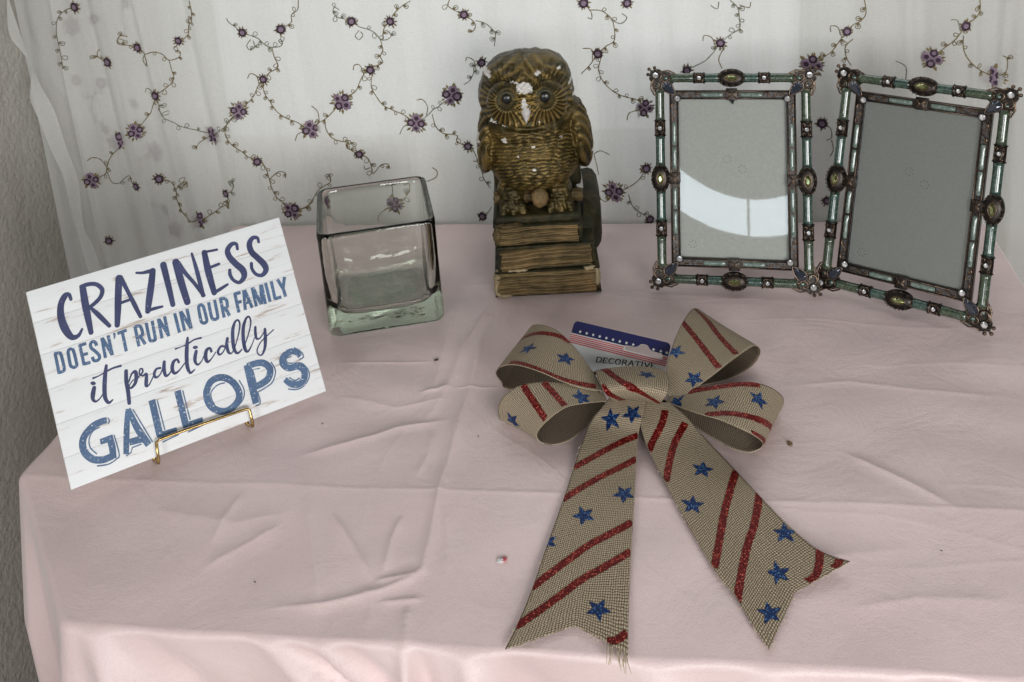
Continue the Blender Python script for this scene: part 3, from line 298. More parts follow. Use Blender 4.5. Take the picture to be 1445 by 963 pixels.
# burlap: plain weave from the ribbon's own lengthwise and crosswise threads
def burlap(name, c0, c1, c2):
    m, nt, b = nodes_of(name)
    v = coords(nt, 'UV')
    wn2 = N(nt, 'ShaderNodeTexNoise'); wn2.inputs['Scale'].default_value = .22; wn2.inputs['Detail'].default_value = 3; nt.links.new(v, wn2.inputs['Vector'])
    vm = N(nt, 'ShaderNodeVectorMath', operation='MULTIPLY_ADD'); vm.inputs[1].default_value = (1.9, 1.9, 0); nt.links.new(wn2.outputs['Color'], vm.inputs[0]); nt.links.new(v, vm.inputs[2])
    sep = N(nt, 'ShaderNodeSeparateXYZ'); nt.links.new(vm.outputs[0], sep.inputs[0])
    def wave(axis, per):
        a = N(nt, 'ShaderNodeMath', operation='MULTIPLY'); a.inputs[1].default_value = math.pi / per
        nt.links.new(sep.outputs[axis], a.inputs[0])
        s = N(nt, 'ShaderNodeMath', operation='SINE'); nt.links.new(a.outputs[0], s.inputs[0])
        return s.outputs[0]
    PER = 1.55
    wx, wy = wave('X', PER), wave('Y', PER)
    pr = N(nt, 'ShaderNodeMath', operation='MULTIPLY'); nt.links.new(wx, pr.inputs[0]); nt.links.new(wy, pr.inputs[1])
    ab = N(nt, 'ShaderNodeMath', operation='ABSOLUTE'); nt.links.new(pr.outputs[0], ab.inputs[0])
    wn = noise(nt, v, .9, 5, 0.75)
    ad = N(nt, 'ShaderNodeMath', operation='MULTIPLY_ADD'); ad.inputs[1].default_value = 0.75
    nt.links.new(wn, ad.inputs[0]); nt.links.new(ab.outputs[0], ad.inputs[2])
    nt.links.new(ramp(nt, ad.outputs[0], [(0.30, c0), (0.72, c1), (1.0, c2)]), b.inputs['Base Color'])
    b.inputs['Roughness'].default_value = 0.8; b.inputs['Specular IOR Level'].default_value = 0.25
    bump(nt, b, ad.outputs[0], 0.7, 0.0007)
    return m
M['burlap'] = burlap('burlap_ribbon', (0.075, 0.054, 0.032), (0.29, 0.226, 0.148), (0.53, 0.445, 0.325))
M['burlap_inner_shade'] = burlap('burlap_inner_shade', (0.05, 0.035, 0.022), (0.155, 0.115, 0.078), (0.27, 0.215, 0.155))  # darker burlap copy: shade inside the loops put into the reverse colour
def glitter(name, c1, c2, spark):
    m, nt, b = nodes_of(name); v = coords(nt)
    vo = N(nt, 'ShaderNodeTexVoronoi'); vo.inputs['Scale'].default_value = 1500; nt.links.new(v, vo.inputs['Vector'])
    sp = N(nt, 'ShaderNodeSeparateColor'); nt.links.new(vo.outputs['Color'], sp.inputs[0])
    nt.links.new(ramp(nt, sp.outputs[0], [(0.0, c1), (0.86, c2), (0.95, spark)]), b.inputs['Base Color'])
    b.inputs['Metallic'].default_value = 0.25; b.inputs['Roughness'].default_value = 0.45; b.inputs['Specular IOR Level'].default_value = 0.3
    bump(nt, b, sp.outputs[1], 0.7, 0.0010)
    return m
M['red'] = glitter('red_glitter', (0.055, 0.001, 0.001), (0.175, 0.003, 0.003), (0.60, 0.13, 0.08))
M['blue'] = glitter('blue_glitter', (0.003, 0.011, 0.055), (0.006, 0.036, 0.145), (0.11, 0.26, 0.50))
M['black'] = simple('black_wire', (0.008, 0.008, 0.009), rough=0.5)
M['card_white'] = simple('card_white', (0.60, 0.62, 0.61), (0.64, 0.66, 0.65), 0.5, nscale=40)
M['card_navy'] = simple('card_navy', (0.012, 0.014, 0.075), rough=0.35)
M['card_red'] = simple('card_red', (0.50, 0.06, 0.08), rough=0.4)
M['ink_black'] = simple('card_text_ink', (0.02, 0.022, 0.03), rough=0.5)
M['crumb'] = simple('brown_crumb', (0.09, 0.05, 0.02), (0.2, 0.13, 0.06), 0.8, nscale=900)
M['lint'] = simple('dark_lint', (0.04, 0.035, 0.03), rough=0.9)
m, nt, b = nodes_of('bright_window'); b.inputs['Emission Color'].default_value = (0.80, 0.91, 1.0, 1); b.inputs['Emission Strength'].default_value = 9.0
M['window'] = m
m, nt, b = nodes_of('pale_daylight'); b.inputs['Base Color'].default_value = (.3, .3, .3, 1); b.inputs['Emission Color'].default_value = (0.93, 0.97, 1.0, 1); b.inputs['Emission Strength'].default_value = 0.84
M['daylight'] = m

# ------------------------------------------------------------------ mesh helpers
def catmull(P, u):
    P = np.asarray(P, float); n = len(P) - 1
    x = np.clip(u, 0, 1) * n; i = np.minimum(x.astype(int), n - 1); f = (x - i)[:, None]
    p0 = P[np.maximum(i - 1, 0)]; p1 = P[i]; p2 = P[i + 1]; p3 = P[np.minimum(i + 2, n)]
    return .5 * ((2 * p1) + (p2 - p0) * f + (2 * p0 - 5 * p1 + 4 * p2 - p3) * f ** 2 + (3 * p1 - p0 - 3 * p2 + p3) * f ** 3)

class MB:
    """collects shapes in millimetres; build() links them as one mesh in metres"""
    def __init__(s): s.v = []; s.f = []; s.mi = []; s.sm = []; s.uv = {}
    def add(s, verts, faces, mat=0, smooth=True):
        o = len(s.v); s.v += [tuple(map(float, p)) for p in verts]
        s.f += [tuple(i + o for i in f) for f in faces]
        s.mi += [mat] * len(faces); s.sm += [smooth] * len(faces)
        return o
    def grid(s, P, closed_u=False, mat=0, smooth=True):
        P = np.asarray(P); a, b = P.shape[:2]; fs = []
        for i in range(a if closed_u else a - 1):
            for j in range(b - 1):
                i2 = (i + 1) % a
                fs.append((i * b + j, i2 * b + j, i2 * b + j + 1, i * b + j + 1))
        s.add(P.reshape(-1, 3), fs, mat, smooth)
    def box(s, lo, hi, mat=0, bev=0.0, jit=0.0):
        x0, y0, z0 = lo; x1, y1, z1 = hi; e = bev
        if e <= 0:
            vs_ = [(x, y, z) for x in (x0, x1) for y in (y0, y1) for z in (z0, z1)]
            s.add(vs_, [(0, 1, 3, 2), (4, 6, 7, 5), (0, 4, 5, 1), (2, 3, 7, 6), (0, 2, 6, 4), (1, 5, 7, 3)], mat, False); return
        bm = bmesh.new(); bmesh.ops.create_cube(bm, size=1)
        for v_ in bm.verts:
            v_.co = Vector(((x0 + x1) / 2 + v_.co.x * (x1 - x0), (y0 + y1) / 2 + v_.co.y * (y1 - y0), (z0 + z1) / 2 + v_.co.z * (z1 - z0)))
            if jit: v_.co += Vector([random.uniform(-jit, jit) for _ in range(3)])
        bmesh.ops.bevel(bm, geom=bm.edges[:], offset=e, segments=2, profile=0.6, affect='EDGES')
        s.bm(bm, mat, True); bm.free()
    def bm(s, bm, mat=0, smooth=True):
        bm.verts.index_update()
        s.add([v_.co[:] for v_ in bm.verts], [[v_.index for v_ in f.verts] for f in bm.faces], mat, smooth)
    def tube(s, path, r, sides=8, mat=0, closed=False, cap=True, flat=1.0):
        P = np.asarray(path, float); n = len(P); r = np.broadcast_to(np.asarray(r, float), (n,))
        T = np.roll(P, -1, 0) - np.roll(P, 1, 0) if closed else np.gradient(P, axis=0)
        T /= np.linalg.norm(T, axis=1)[:, None] + 1e-12
        up = np.array([0, 0, 1.0]) if abs(T[0][2]) < .9 else np.array([1.0, 0, 0])
        rings = []
        for i in range(n):
            a = np.cross(T[i], up); a /= np.linalg.norm(a) + 1e-12
            b2 = np.cross(a, T[i]); up = b2
            ang = np.arange(sides) * 2 * math.pi / sides
            rings.append(P[i] + r[i] * (np.cos(ang)[:, None] * a + flat * np.sin(ang)[:, None] * b2))
        V = np.concatenate(rings); fs = []
        for i in range(n if closed else n - 1):
            i2 = (i + 1) % n
            for j in range(sides):
                j2 = (j + 1) % sides
                fs.append((i * sides + j, i * sides + j2, i2 * sides + j2, i2 * sides + j))
        if cap and not closed:
            fs.append(tuple(range(sides - 1, -1, -1))); fs.append(tuple((n - 1) * sides + k for k in range(sides)))
        s.add(V, fs, mat, True)
    def ball(s, c, r, mat=0, seg=12, rings=8, rot=None):
        r = np.broadcast_to(np.asarray(r, float), (3,)); V = []; fs = []
        for i in range(rings + 1):
            th = math.pi * i / rings
            for j in range(seg):
                ph = 2 * math.pi * j / seg
                p = np.array([math.sin(th) * math.cos(ph), math.sin(th) * math.sin(ph), math.cos(th)]) * r
                if rot is not None: p = np.array(rot @ Vector(p))
                V.append(p + np.asarray(c, float))
        for i in range(rings):
            for j in range(seg):
                j2 = (j + 1) % seg
                fs.append((i * seg + j, (i + 1) * seg + j, (i + 1) * seg + j2, i * seg + j2))
        s.add(V, fs, mat, True)
    def prism(s, pts, z0, z1, mat=0, smooth=False):
        n = len(pts)
        V = [(x, y, z0) for x, y in pts] + [(x, y, z1) for x, y in pts]
        fs = [tuple(range(n - 1, -1, -1)), tuple(range(n, 2 * n))] + [(i, (i + 1) % n, n + (i + 1) % n, n + i) for i in range(n)]
        s.add(V, fs, mat, smooth)
    def gem(s, pts, z0, h, table=0.55, mat=0):
        """faceted stone over an outline: girdle, crown facets, flat table"""
        n = len(pts); c = np.mean(pts, axis=0)
        V = [(x, y, z0) for x, y in pts] + [(*(c + (np.array(p) - c) * table), z0 + h) for p in pts]
        mid = [(*(c + (np.array(pts[i]) + np.array(pts[(i + 1) % n]) - 2 * c) / 2 * 0.86), z0 + h * 0.5) for i in range(n)]
        V += mid; fs = [tuple(range(n, 2 * n))]
        for i in range(n):
            j = (i + 1) % n; k = 2 * n + i; kp = 2 * n + (i - 1) % n
            fs += [(i, j, k), (k, j, n + j), (k, n + j, n + i), (i, k, n + i)]
        s.add(V, fs, mat, False)
    def build(s, name, mats, parent=None):
        me = bpy.data.meshes.new(name)
        me.from_pydata([(x * .001, y * .001, z * .001) for x, y, z in s.v], [], s.f)
        for m_ in (mats if isinstance(mats, (list, tuple)) else [mats]): me.materials.append(M[m_])
        me.polygons.foreach_set('material_index', s.mi); me.polygons.foreach_set('use_smooth', s.sm)
        me.update()
        o = bpy.data.objects.new(name, me); col.objects.link(o)
        if parent: o.parent = parent
        return o

def empty(name, mat4):
    o = bpy.data.objects.new(name, None); col.objects.link(o); o.matrix_world = mat4; o.empty_display_size = 0.02
    return o
def tag(o, label=None, cat=None, group=None, kind=None):
    if label: o['label'] = label
    if cat: o['category'] = cat
    if group: o['group'] = group
    if kind: o['kind'] = kind
    return o
def basis(o, ex, ey, ez):
    return Matrix(((ex[0], ey[0], ez[0], o[0]), (ex[1], ey[1], ez[1], o[1]), (ex[2], ey[2], ez[2], o[2]), (0, 0, 0, 1)))
def leaning(o, yaw, lean):
    ex = Vector((math.cos(yaw), math.sin(yaw), 0)); nb = Vector((-math.sin(yaw), math.cos(yaw), 0))
    ey = Vector((0, 0, math.cos(lean))) + nb * math.sin(lean)
    return basis(o, ex, ey, ex.cross(ey))
def numpy_mesh(name, V, F, mats, parent=None, smooth=True, uv=None):
    me = bpy.data.meshes.new(name)
    me.vertices.add(len(V)); me.vertices.foreach_set('co', np.asarray(V, np.float32).ravel())
    F = np.asarray(F, np.int32); me.loops.add(F.size); me.loops.foreach_set('vertex_index', F.ravel())
    me.polygons.add(len(F)); me.polygons.foreach_set('loop_start', np.arange(0, F.size, F.shape[1], dtype=np.int32))
    me.polygons.foreach_set('loop_total', np.full(len(F), F.shape[1], np.int32))
    me.update(calc_edges=True); me.validate()
    me.polygons.foreach_set('use_smooth', np.full(len(F), smooth))
    for m_ in mats: me.materials.append(M[m_])
    if uv is not None:
        l = me.uv_layers.new(name='UVMap'); l.data.foreach_set('uv', np.asarray(uv, np.float32)[F.ravel()].ravel())
    o = bpy.data.objects.new(name, me); col.objects.link(o)
    if parent: o.parent = parent
    return o
def quads(a, b, closed=False):
    i = np.arange(a if closed else a - 1)[:, None]; j = np.arange(b - 1)[None]
    i2 = (i + 1) % a
    return np.stack([i * b + j, i2 * b + j, i2 * b + j + 1, i * b + j + 1], -1).reshape(-1, 4)

# ------------------------------------------------------------------ setting: walls, floor
def slab(name, lo, hi, mat):
    b_ = MB(); b_.box([x * 1000 for x in lo], [x * 1000 for x in hi]); return tag(b_.build(name, mat), kind='structure')
slab('wall_left', (-0.86, -0.9, -0.76), (-0.765, 1.35, 1.3), 'wall')
slab('wall_back', (-0.765, 1.16, -0.76), (1.2, 1.26, 0.04), 'wall')
slab('wall_beside_window', (-0.765, 1.16, 0.04), (-0.56, 1.26, 0.95), 'wall')
slab('wall_beside_window', (0.16, 1.16, 0.04), (1.2, 1.26, 0.95), 'wall')
slab('wall_above_window', (-0.765, 1.16, 0.95), (1.2, 1.26, 1.3), 'wall')
b_ = MB(); b_.add([(-560, 1200, 40), (160, 1200, 40), (160, 1200, 950), (-560, 1200, 950)], [(0, 1, 2, 3)], 0, False)
tag(b_.build('daylight_window', 'daylight'), 'pale daylit window glowing softly behind the sheer curtain', 'window')
slab('floor', (-0.86, -0.9, -0.80), (1.2, 1.35, -0.76), 'floor')

# ------------------------------------------------------------------ table and cloth
OUT = np.array([(-.490, 1.022), (-.490, .607), (-.390, .4925), (.186, .4925), (.309, .607), (.316, 1.022)])
def rounded(poly, r, per=10):
    out = []; n = len(poly)
    for i in range(n):
        p = poly[i]; a = poly[i - 1] - p; c = poly[(i + 1) % n] - p
        a /= np.linalg.norm(a); c /= np.linalg.norm(c)
        h = math.acos(np.clip(a @ c, -1, 1)) / 2; d = r / math.tan(h)
        for k in range(per + 1):
            t = k / per
            out.append((p + a * d) * (1 - t) ** 2 + p * 2 * t * (1 - t) + (p + c * d) * t ** 2)
    return np.array(out)
def resample(P, n):
    Q = np.vstack([P, P[:1]]); L = np.r_[0, np.cumsum(np.linalg.norm(np.diff(Q, axis=0), axis=1))]
    t = np.linspace(0, L[-1], n, endpoint=False)
    return np.c_[np.interp(t, L, Q[:, 0]), np.interp(t, L, Q[:, 1])], t, L[-1]
NA, NR, NS = 1150, 215, 60
OL, arc, per = resample(rounded(OUT, .008), NA)
tan = np.roll(OL, -1, 0) - np.roll(OL, 1, 0); tan /= np.linalg.norm(tan, axis=1)[:, None]
nrm = np.c_[-tan[:, 1], tan[:, 0]]; ctr = np.array([-.1, .74])
nrm *= np.sign(((OL - ctr) * nrm).sum(1).mean())
def cloth_z(x, y):
    z = -0.12 * np.maximum(0, .606 - y) + .0003 * np.exp(-((y - .606) / .002) ** 2)
    for amp, w, pts in CREASES:
        P = np.array(pts) / 1000.; seg = np.linalg.norm(np.diff(P, axis=0), axis=1); tot = seg.sum(); acc = 0
        best = np.full(x.shape, 9.); par = np.zeros(x.shape)
        for k in range(len(P) - 1):
            d = P[k + 1] - P[k]; t = np.clip(((x - P[k, 0]) * d[0] + (y - P[k, 1]) * d[1]) / (d @ d), 0, 1)
            q_ = np.hypot(x - P[k, 0] - t * d[0], y - P[k, 1] - t * d[1]); m_ = q_ < best
            best = np.where(m_, q_, best); par = np.where(m_, (acc + t * seg[k]) / tot, par); acc += seg[k]
        z = z + 1.7 * amp * .001 * (.62 * np.exp(-best / (w * .00042)) + .38 * np.exp(-(best / (w * .0011)) ** 2)) * np.clip(np.sin(math.pi * np.clip(par, .02, .98)) * 1.6, 0, 1)
    for k in range(26):                     # faint fold lines from storage and handling
        x0, y0 = rng0.uniform(-.48, .3), rng0.uniform(.5, 1.0); a = rng0.choice([0.0, math.pi / 2, rng0.uniform(0, math.pi)]) + rng0.normal(0, .06); L_ = rng0.uniform(.04, .16)
        u = (x - x0) * math.cos(a) + (y - y0) * math.sin(a); d = np.abs(-(x - x0) * math.sin(a) + (y - y0) * math.cos(a) + .004 * np.sin(u * 40))
        z = z + rng0.uniform(.15, .4) * .001 * np.exp(-d / .0016) * np.exp(-(u / L_) ** 4)
    for k in range(14):
        a = rng0.uniform(0, math.pi); f = rng0.uniform(14, 60); ph = rng0.uniform(0, 6.28)
        z = z + .00040 * (18 / f) * np.sin(f * (x * math.cos(a) + y * math.sin(a)) * 2 + ph + 1.5 * np.sin(9 * (x * math.sin(a) - y * math.cos(a)) + ph))
    return z
rng0 = np.random.default_rng(3)
rr = np.linspace(0.02, 1, NR) ** .8
X = ctr[0] + (OL[:, 0] - ctr[0])[:, None] * rr; Y = ctr[1] + (OL[:, 1] - ctr[1])[:, None] * rr
Z = cloth_z(X, Y)
e = np.concatenate([np.linspace(.0006, .010, 14), .010 + np.linspace(0, 1, NS - 13)[1:] ** 1.15 * .36])
r0 = .005
ang = np.clip(e / r0, 0, math.pi / 2)
outw = r0 * np.sin(ang); down = r0 * (1 - np.cos(ang)) + np.maximum(0, e - r0 * math.pi / 2)
def wob(t, fs): return sum(a * np.sin(2 * math.pi * round(per / l) * t / per + p) for a, l, p in fs)
fold = wob(arc, [(.8, .19, .6), (.75, .104, 2.4), (.45, .058, 4.1)])
for cx_, am in ((1, .75), (2, 1.3), (3, 1.3)):
    ai = arc[np.argmin(((OL - OUT[cx_]) ** 2).sum(1))]; dd = (arc - ai + per / 2) % per - per / 2
    fold = fold * (1 - .6 * np.exp(-(dd / .06) ** 2)) + am * np.exp(-(dd / .022) ** 2) - .55 * am * np.exp(-((np.abs(dd) - .05) / .022) ** 2)
cham = (OL[:, 0] < -.388) & (OL[:, 1] > .496)
fold = np.where(cham, np.clip(fold, -.2, .8), fold)
side = 1 / (1 + np.exp(-(OL[:, 1] - .95) / -.02))          # no folds squeezed against the curtain
grow = np.clip(down / .055, 0, 2.2)
arc2 = arc[np.argmin(((OL - OUT[2]) ** 2).sum(1))]
pull = np.zeros((NA, e.size))
for x_, k_, w_, A_p in ((-.372, .45, .010, .010), (-.340, .7, .012, -.006), (-.262, 1.3, .009, .008), (-.243, 1.25, .008, -.006), (-.222, .75, .006, .008), (-.205, .7, .008, -.006), (-.168, .08, .005, .008), (-.158, .08, .006, -.005), (-.132, .35, .007, .007), (-.10, .2, .010, -.005), (-.02, .25, .012, .006), (.05, -.3, .010, .005), (.12, .2, .010, .006), (.15, -.2, .008, -.004)):
    pull += A_p * np.exp(-((arc[:, None] - (arc2 + x_ + .39 + k_ * down)) / (w_ * (1 + 9 * down))) ** 2) * np.clip(down / .022, 0, 1.6)
SX = OL[:, 0][:, None] + nrm[:, 0][:, None] * (outw + pull + .0075 * (fold * side)[:, None] * grow + .002 * grow * side[:, None])
SY = OL[:, 1][:, None] + nrm[:, 1][:, None] * (outw + pull + .0075 * (fold * side)[:, None] * grow + .002 * grow * side[:, None])
ze = Z[:, -1][:, None]
SZ = ze - down
V = np.stack([np.c_[X, SX], np.c_[Y, SY], np.c_[Z, SZ]], -1)
F = quads(NA, NR + e.size, True)
V = V.reshape(-1, 3)
cidx = len(V); V = np.vstack([V, [[ctr[0], ctr[1], float(Z[:, 0].mean())]]])
cloth = numpy_mesh('tablecloth', V, F, ['cloth'])
bm_ = bmesh.new(); bm_.from_mesh(cloth.data); bm_.verts.ensure_lookup_table()
ringv = [bm_.verts[i * (NR + e.size)] for i in range(NA)]
for i in range(NA): f_ = bm_.faces.new((ringv[i], ringv[(i + 1) % NA], bm_.verts[cidx])); f_.smooth = True
bmesh.ops.recalc_face_normals(bm_, faces=bm_.faces[:])
bm_.to_mesh(cloth.data); bm_.free()
tag(cloth, 'creased pale pink satin cloth draped over the table', 'tablecloth')
table = empty('table', Matrix.Translation((-.1, .74, -.76)))
b_ = MB(); b_.prism([((x + .1) * 1000 * .985, (y - .74) * 1000 * .985) for x, y in OUT], 735, 745); b_.build('tabletop', 'wood', table)
for sx_, sy_ in ((-330, 200), (-260, -190), (250, -190), (330, 200)):
    b_ = MB(); b_.tube([(sx_, sy_, 0), (sx_, sy_, 300), (sx_, sy_, 735)], [16, 20, 26], 12); b_.build('leg', 'wood', table)
tag(table, 'wooden table hidden beneath the pink cloth', 'table')
def cloth_height(x, y): return -0.12 * max(0, .606 - y)

# ------------------------------------------------------------------ curtain
YC, YB = 1.040, 1.058
def fold_front(x, z):
    a = np.clip((-x - .40) / .18, 0, 1) + np.clip((x - .26) / .05, 0, 1)
    xs = x + .06 * (z - .1) * np.clip((-x - .1) / .4, 0, 1)
    y = .0020 * np.sin(xs * 58 + .8) + .0016 * np.sin(xs * 97 + 2.1) + .0011 * np.sin(xs * 171 + .3 + z * 3)
    y += a * (.0030 * np.sin(xs * 118 + 1.2 * np.sin(z * 3)) + .0016 * np.sin(xs * 229 + 1.0))
    for x0, k, w in ((-.635, .07, .004), (-.602, .05, .006), (-.560, .10, .0035), (-.523, .06, .006), (-.47, .05, .008), (-.40, .10, .009), (-.33, .06, .012), (-.20, .08, .010), (-.13, .05, .012), (-.03, .04, .010), (.02, .07, .012), (.12, .05, .010), (.25, .04, .007), (.31, .03, .005), (.335, -.02, .004)):
        xx = x - (x0 + k * (.12 - z)); y = y - .0046 * np.exp(-(xx / w) ** 2) + .0028 * np.exp(-((xx - 1.6 * w) / (w * 1.4)) ** 2)
    return YC + y
def fold_back(x, z):
    return YB + .004 * np.sin(x * 100 + z) + .002 * np.sin(x * 190 + 1.1)
def drape(name, x0, x1, z0, z1, fn, mat, nx, nz):
    xs = np.linspace(x0, x1, nx); zs = np.linspace(z0, z1, nz)
    X, Z = np.meshgrid(xs, zs, indexing='ij')
    return numpy_mesh(name, np.stack([X, fn(X, Z), Z], -1).reshape(-1, 3), quads(nx, nz), [mat])
curtain = drape('embroidered_curtain', -.676, .66, -.42, .62, fold_front, 'voile', 620, 60)
tag(curtain, 'sheer white curtain embroidered with purple flowers and gold vines behind the table', 'curtain')
lining = drape('sheer_curtain', -.735, .66, -.42, .62, fold_back, 'voile_back', 420, 60)
tag(lining, 'inner sheer curtain layer whose faint blurred flowers show through the front one', 'curtain')

def flower_mesh(kind, seed, faint):
    r = random.Random(seed); b_ = MB()
    def disc(cx, cz, rad, h, pale=0):
        # wound thread rosette: dark ring, pale heart
        n = 14
        for (ra, rb, ha, hb, mt) in ((rad, rad * .50, h * .35, h, 1 if pale else 0), (rad * .50, .001, h * .75, h * .6, 0 if pale else 1)):
            P = []
            for k in range(n):
                a = 2 * math.pi * k / n; w = 1 + .10 * math.sin(5 * a + seed)
                P.append([(cx + ra * w * math.cos(a), -ha, cz + ra * w * math.sin(a)), (cx + rb * math.cos(a), -hb, cz + rb * math.sin(a))])
            b_.grid(P, True, mt)
    def leaf(cx, cz, a, L):
        ux, uz = math.cos(a), math.sin(a); px, pz = -uz, ux; w = L * .22
        P = [(cx, -.25, cz), (cx + ux * L * .5 + px * w, -.35, cz + uz * L * .5 + pz * w), (cx + ux * L, -.3, cz + uz * L), (cx + ux * L * .5 - px * w, -.35, cz + uz * L * .5 - pz * w), (cx + ux * L * .5, -.75, cz + uz * L * .5)]
        b_.add(P, [(0, 1, 4), (1, 2, 4), (2, 3, 4), (3, 0, 4)], 2, False)
    if kind == 's':
        for k in range(10):
            a = k * .63 + r.uniform(-.2, .2); leaf(3.0 * math.cos(a), 3.0 * math.sin(a), a, r.uniform(2.8, 5.0))
        disc(0, 0, r.uniform(3.9, 4.8), 1.1)
    else:
        t = r.uniform(0, 1.5)
        cs = [(5.2 * math.cos(t + k * 1.571), 5.2 * math.sin(t + k * 1.571)) for k in range(4)]
        for k in range(18):
            a = k * .349 + r.uniform(-.15, .15); leaf(6.5 * math.cos(a), 6.5 * math.sin(a), a, r.uniform(3.5, 6.5))
        b_.add([(5.5 * math.cos(k * .628), -.3, 5.5 * math.sin(k * .628)) for k in range(10)], [tuple(range(10))], 1, False)
        for q_, (cx, cz) in enumerate(cs): disc(cx, cz, r.uniform(3.9, 4.9), r.uniform(1.0, 1.3), q_ % 2)
    return b_
PROTO = {}
def embroider(parent, flowers, vines, fn, front):
    for i, (kind, x, z) in enumerate(flowers):
        key = (kind, i % 4)
        if key not in PROTO:
            o = flower_mesh(kind, 5 + i, False).build('embroidered_flower', ['purple', 'mauve', 'gold_thread'], parent); PROTO[key] = o
        else:
            o = PROTO[key].copy(); col.objects.link(o); o.parent = parent
        xx, zz = x / 1000, z / 1000; h = .003
        dydx = (fn(np.array([xx + h]), np.array([zz])) - fn(np.array([xx - h]), np.array([zz])))[0] / (2 * h)
        o.location = (xx, float(fn(np.array([xx]), np.array([zz]))[0]) - .0009, zz)
        o.rotation_euler = (0, random.choice((0, .5, 1.0, -.6)), max(-.3, min(.3, math.atan(dydx))))
        k = random.uniform(1.02, 1.22); o.scale = (k, 1, k)
    for i, pts in enumerate(vines):
        P = np.array(pts)
        L = np.linalg.norm(np.diff(P, axis=0), axis=1).sum(); n = max(8, int(L / 1.6))
        Q = catmull(P, np.linspace(0, 1, n)); b_ = MB()
        def lift(xz, off=.5):
            x, z = xz[:, 0] / 1000, xz[:, 1] / 1000
            return np.c_[xz[:, 0], fn(x, z) * 1000 - off, xz[:, 1]]
        wob_ = np.random.default_rng(i)
        b_.tube(lift(Q), .42 + .22 * wob_.random(n), 5)
        # small thread leaves, open loops on alternating sides
        step = 4; sgn = 1
        if n > 16:
            for k in range(4, n - 3, step):
                T = Q[k + 1] - Q[k - 1]; T = T / (np.linalg.norm(T) + 1e-9); sgn = -sgn
                if wob_.random() < .22: continue
                Nn = np.array([-T[1], T[0]]) * sgn; d = T * .55 + Nn * .85; d /= np.linalg.norm(d); pn = np.array([-d[1], d[0]])
                Ls = wob_.uniform(4.2, 7.2)
                u = np.linspace(0, 1, 9)
                loop = Q[k] + d * (Ls * np.sin(math.pi * u))[:, None] * .98 + pn * (Ls * .34 * np.sin(2 * math.pi * u))[:, None]
                b_.tube(lift(loop), .40, 4, cap=False)
                if wob_.random() < .55: b_.tube(lift(Q[k] + d * np.linspace(.5, Ls * .8, 4)[:, None]), [.3, .85, .7, .2], 4)
        b_.build('embroidered_vine', 'gold_thread' if i % 3 else 'sage_thread', parent)
embroider(curtain, FLOWERS, VINES, fold_front, True)
embroider(lining, GHOST_FLOWERS, GHOST_VINES, fold_back, False)
# twisted hem band hanging in front of the left edge
n = 90; u = np.linspace(0, 1, n)
A_ = catmull([(x, 0, z) for x, z in HEM[0]], u); B_ = catmull([(x, 0, z) for x, z in HEM[1]], u)
rows = []
for k in range(n):
    row = []
    for t in np.linspace(0, 1, 9):
        p = A_[k] * (1 - t) + B_[k] * t
        row.append((p[0], 1021 + 5 * t + 2.2 * math.sin(3.1 * t + 9 * u[k]) + 1.2 * math.sin(26 * u[k] + 4 * t), p[2]))
    rows.append(row)
b_ = MB(); b_.grid(rows); hem = b_.build('hem_band', 'hem', curtain)
tag(hem, 'twisted translucent white hem band')

# ------------------------------------------------------------------ wooden sign on brass easel
SW, SH, TH = 196.6, 145.5, 9.0
S_M = leaning((-.3569, .6401, .012), .6719, .4772)
sign = empty('wooden_sign', S_M)
tag(sign, 'white washed plank sign with blue lettering about craziness, propped on a brass easel', 'sign')
b_ = MB(); b_.box((-SW / 2, 0, -TH), (SW / 2, SH, -2.6), bev=.5); b_.build('backing_board', 'sign_edge', sign)
edges = [0, 22.5, 47, 72.5, 98, 122, SH]
for k in range(6):
    b_ = MB(); b_.box((-SW / 2 + random.uniform(0, .3), edges[k] + .05, -2.6), (SW / 2 - random.uniform(0, .3), edges[k + 1] - .05, random.uniform(-.12, 0)), bev=.22)
    o = b_.build('plank', 'plank', sign)
for li, (c, strokes) in enumerate(LETTERS):
    b_ = MB()
    for si, (smooth, pts) in enumerate(strokes):
        P = np.array(pts)
        if smooth and len(P) > 2:
            P = catmull(P, np.linspace(0, 1, (len(P) - 1) * 7 + 1))
        elif len(P) == 2:
            P = P[0] + (P[1] - P[0]) * np.linspace(0, 1, 6)[:, None]
        closed = np.hypot(*(P[0, :2] - P[-1, :2])) < .05
        xy = P[:, :2]; w = P[:, 2] / 2
        T = np.gradient(xy, axis=0)
        if closed: T[0] = T[-1] = xy[1] - xy[-2]
        T /= np.linalg.norm(T, axis=1)[:, None] + 1e-9; Nn = np.c_[-T[:, 1], T[:, 0]]
        z = .14 + .05 * si
        rows = [[(*(xy[k] + Nn[k] * w[k]), z), (*(xy[k] - Nn[k] * w[k]), z)] for k in range(len(xy))]
        round_cap = (c == 0)
        if round_cap:
            head = []; tail = []
            for f in (.95, .75, .4):
                d_ = math.sqrt(1 - f * f) if f < 1 else 0
                head.append([(*(xy[0] - T[0] * w[0] * f + Nn[0] * w[0] * d_), z), (*(xy[0] - T[0] * w[0] * f - Nn[0] * w[0] * d_), z)])
                tail.append([(*(xy[-1] + T[-1] * w[-1] * f + Nn[-1] * w[-1] * d_), z), (*(xy[-1] + T[-1] * w[-1] * f - Nn[-1] * w[-1] * d_), z)])
            rows = head + rows + tail[::-1]
        b_.grid(rows, False, 0, False)
    b_.build('letter', 'navy_ink' if c == 0 else 'blue_ink', sign)

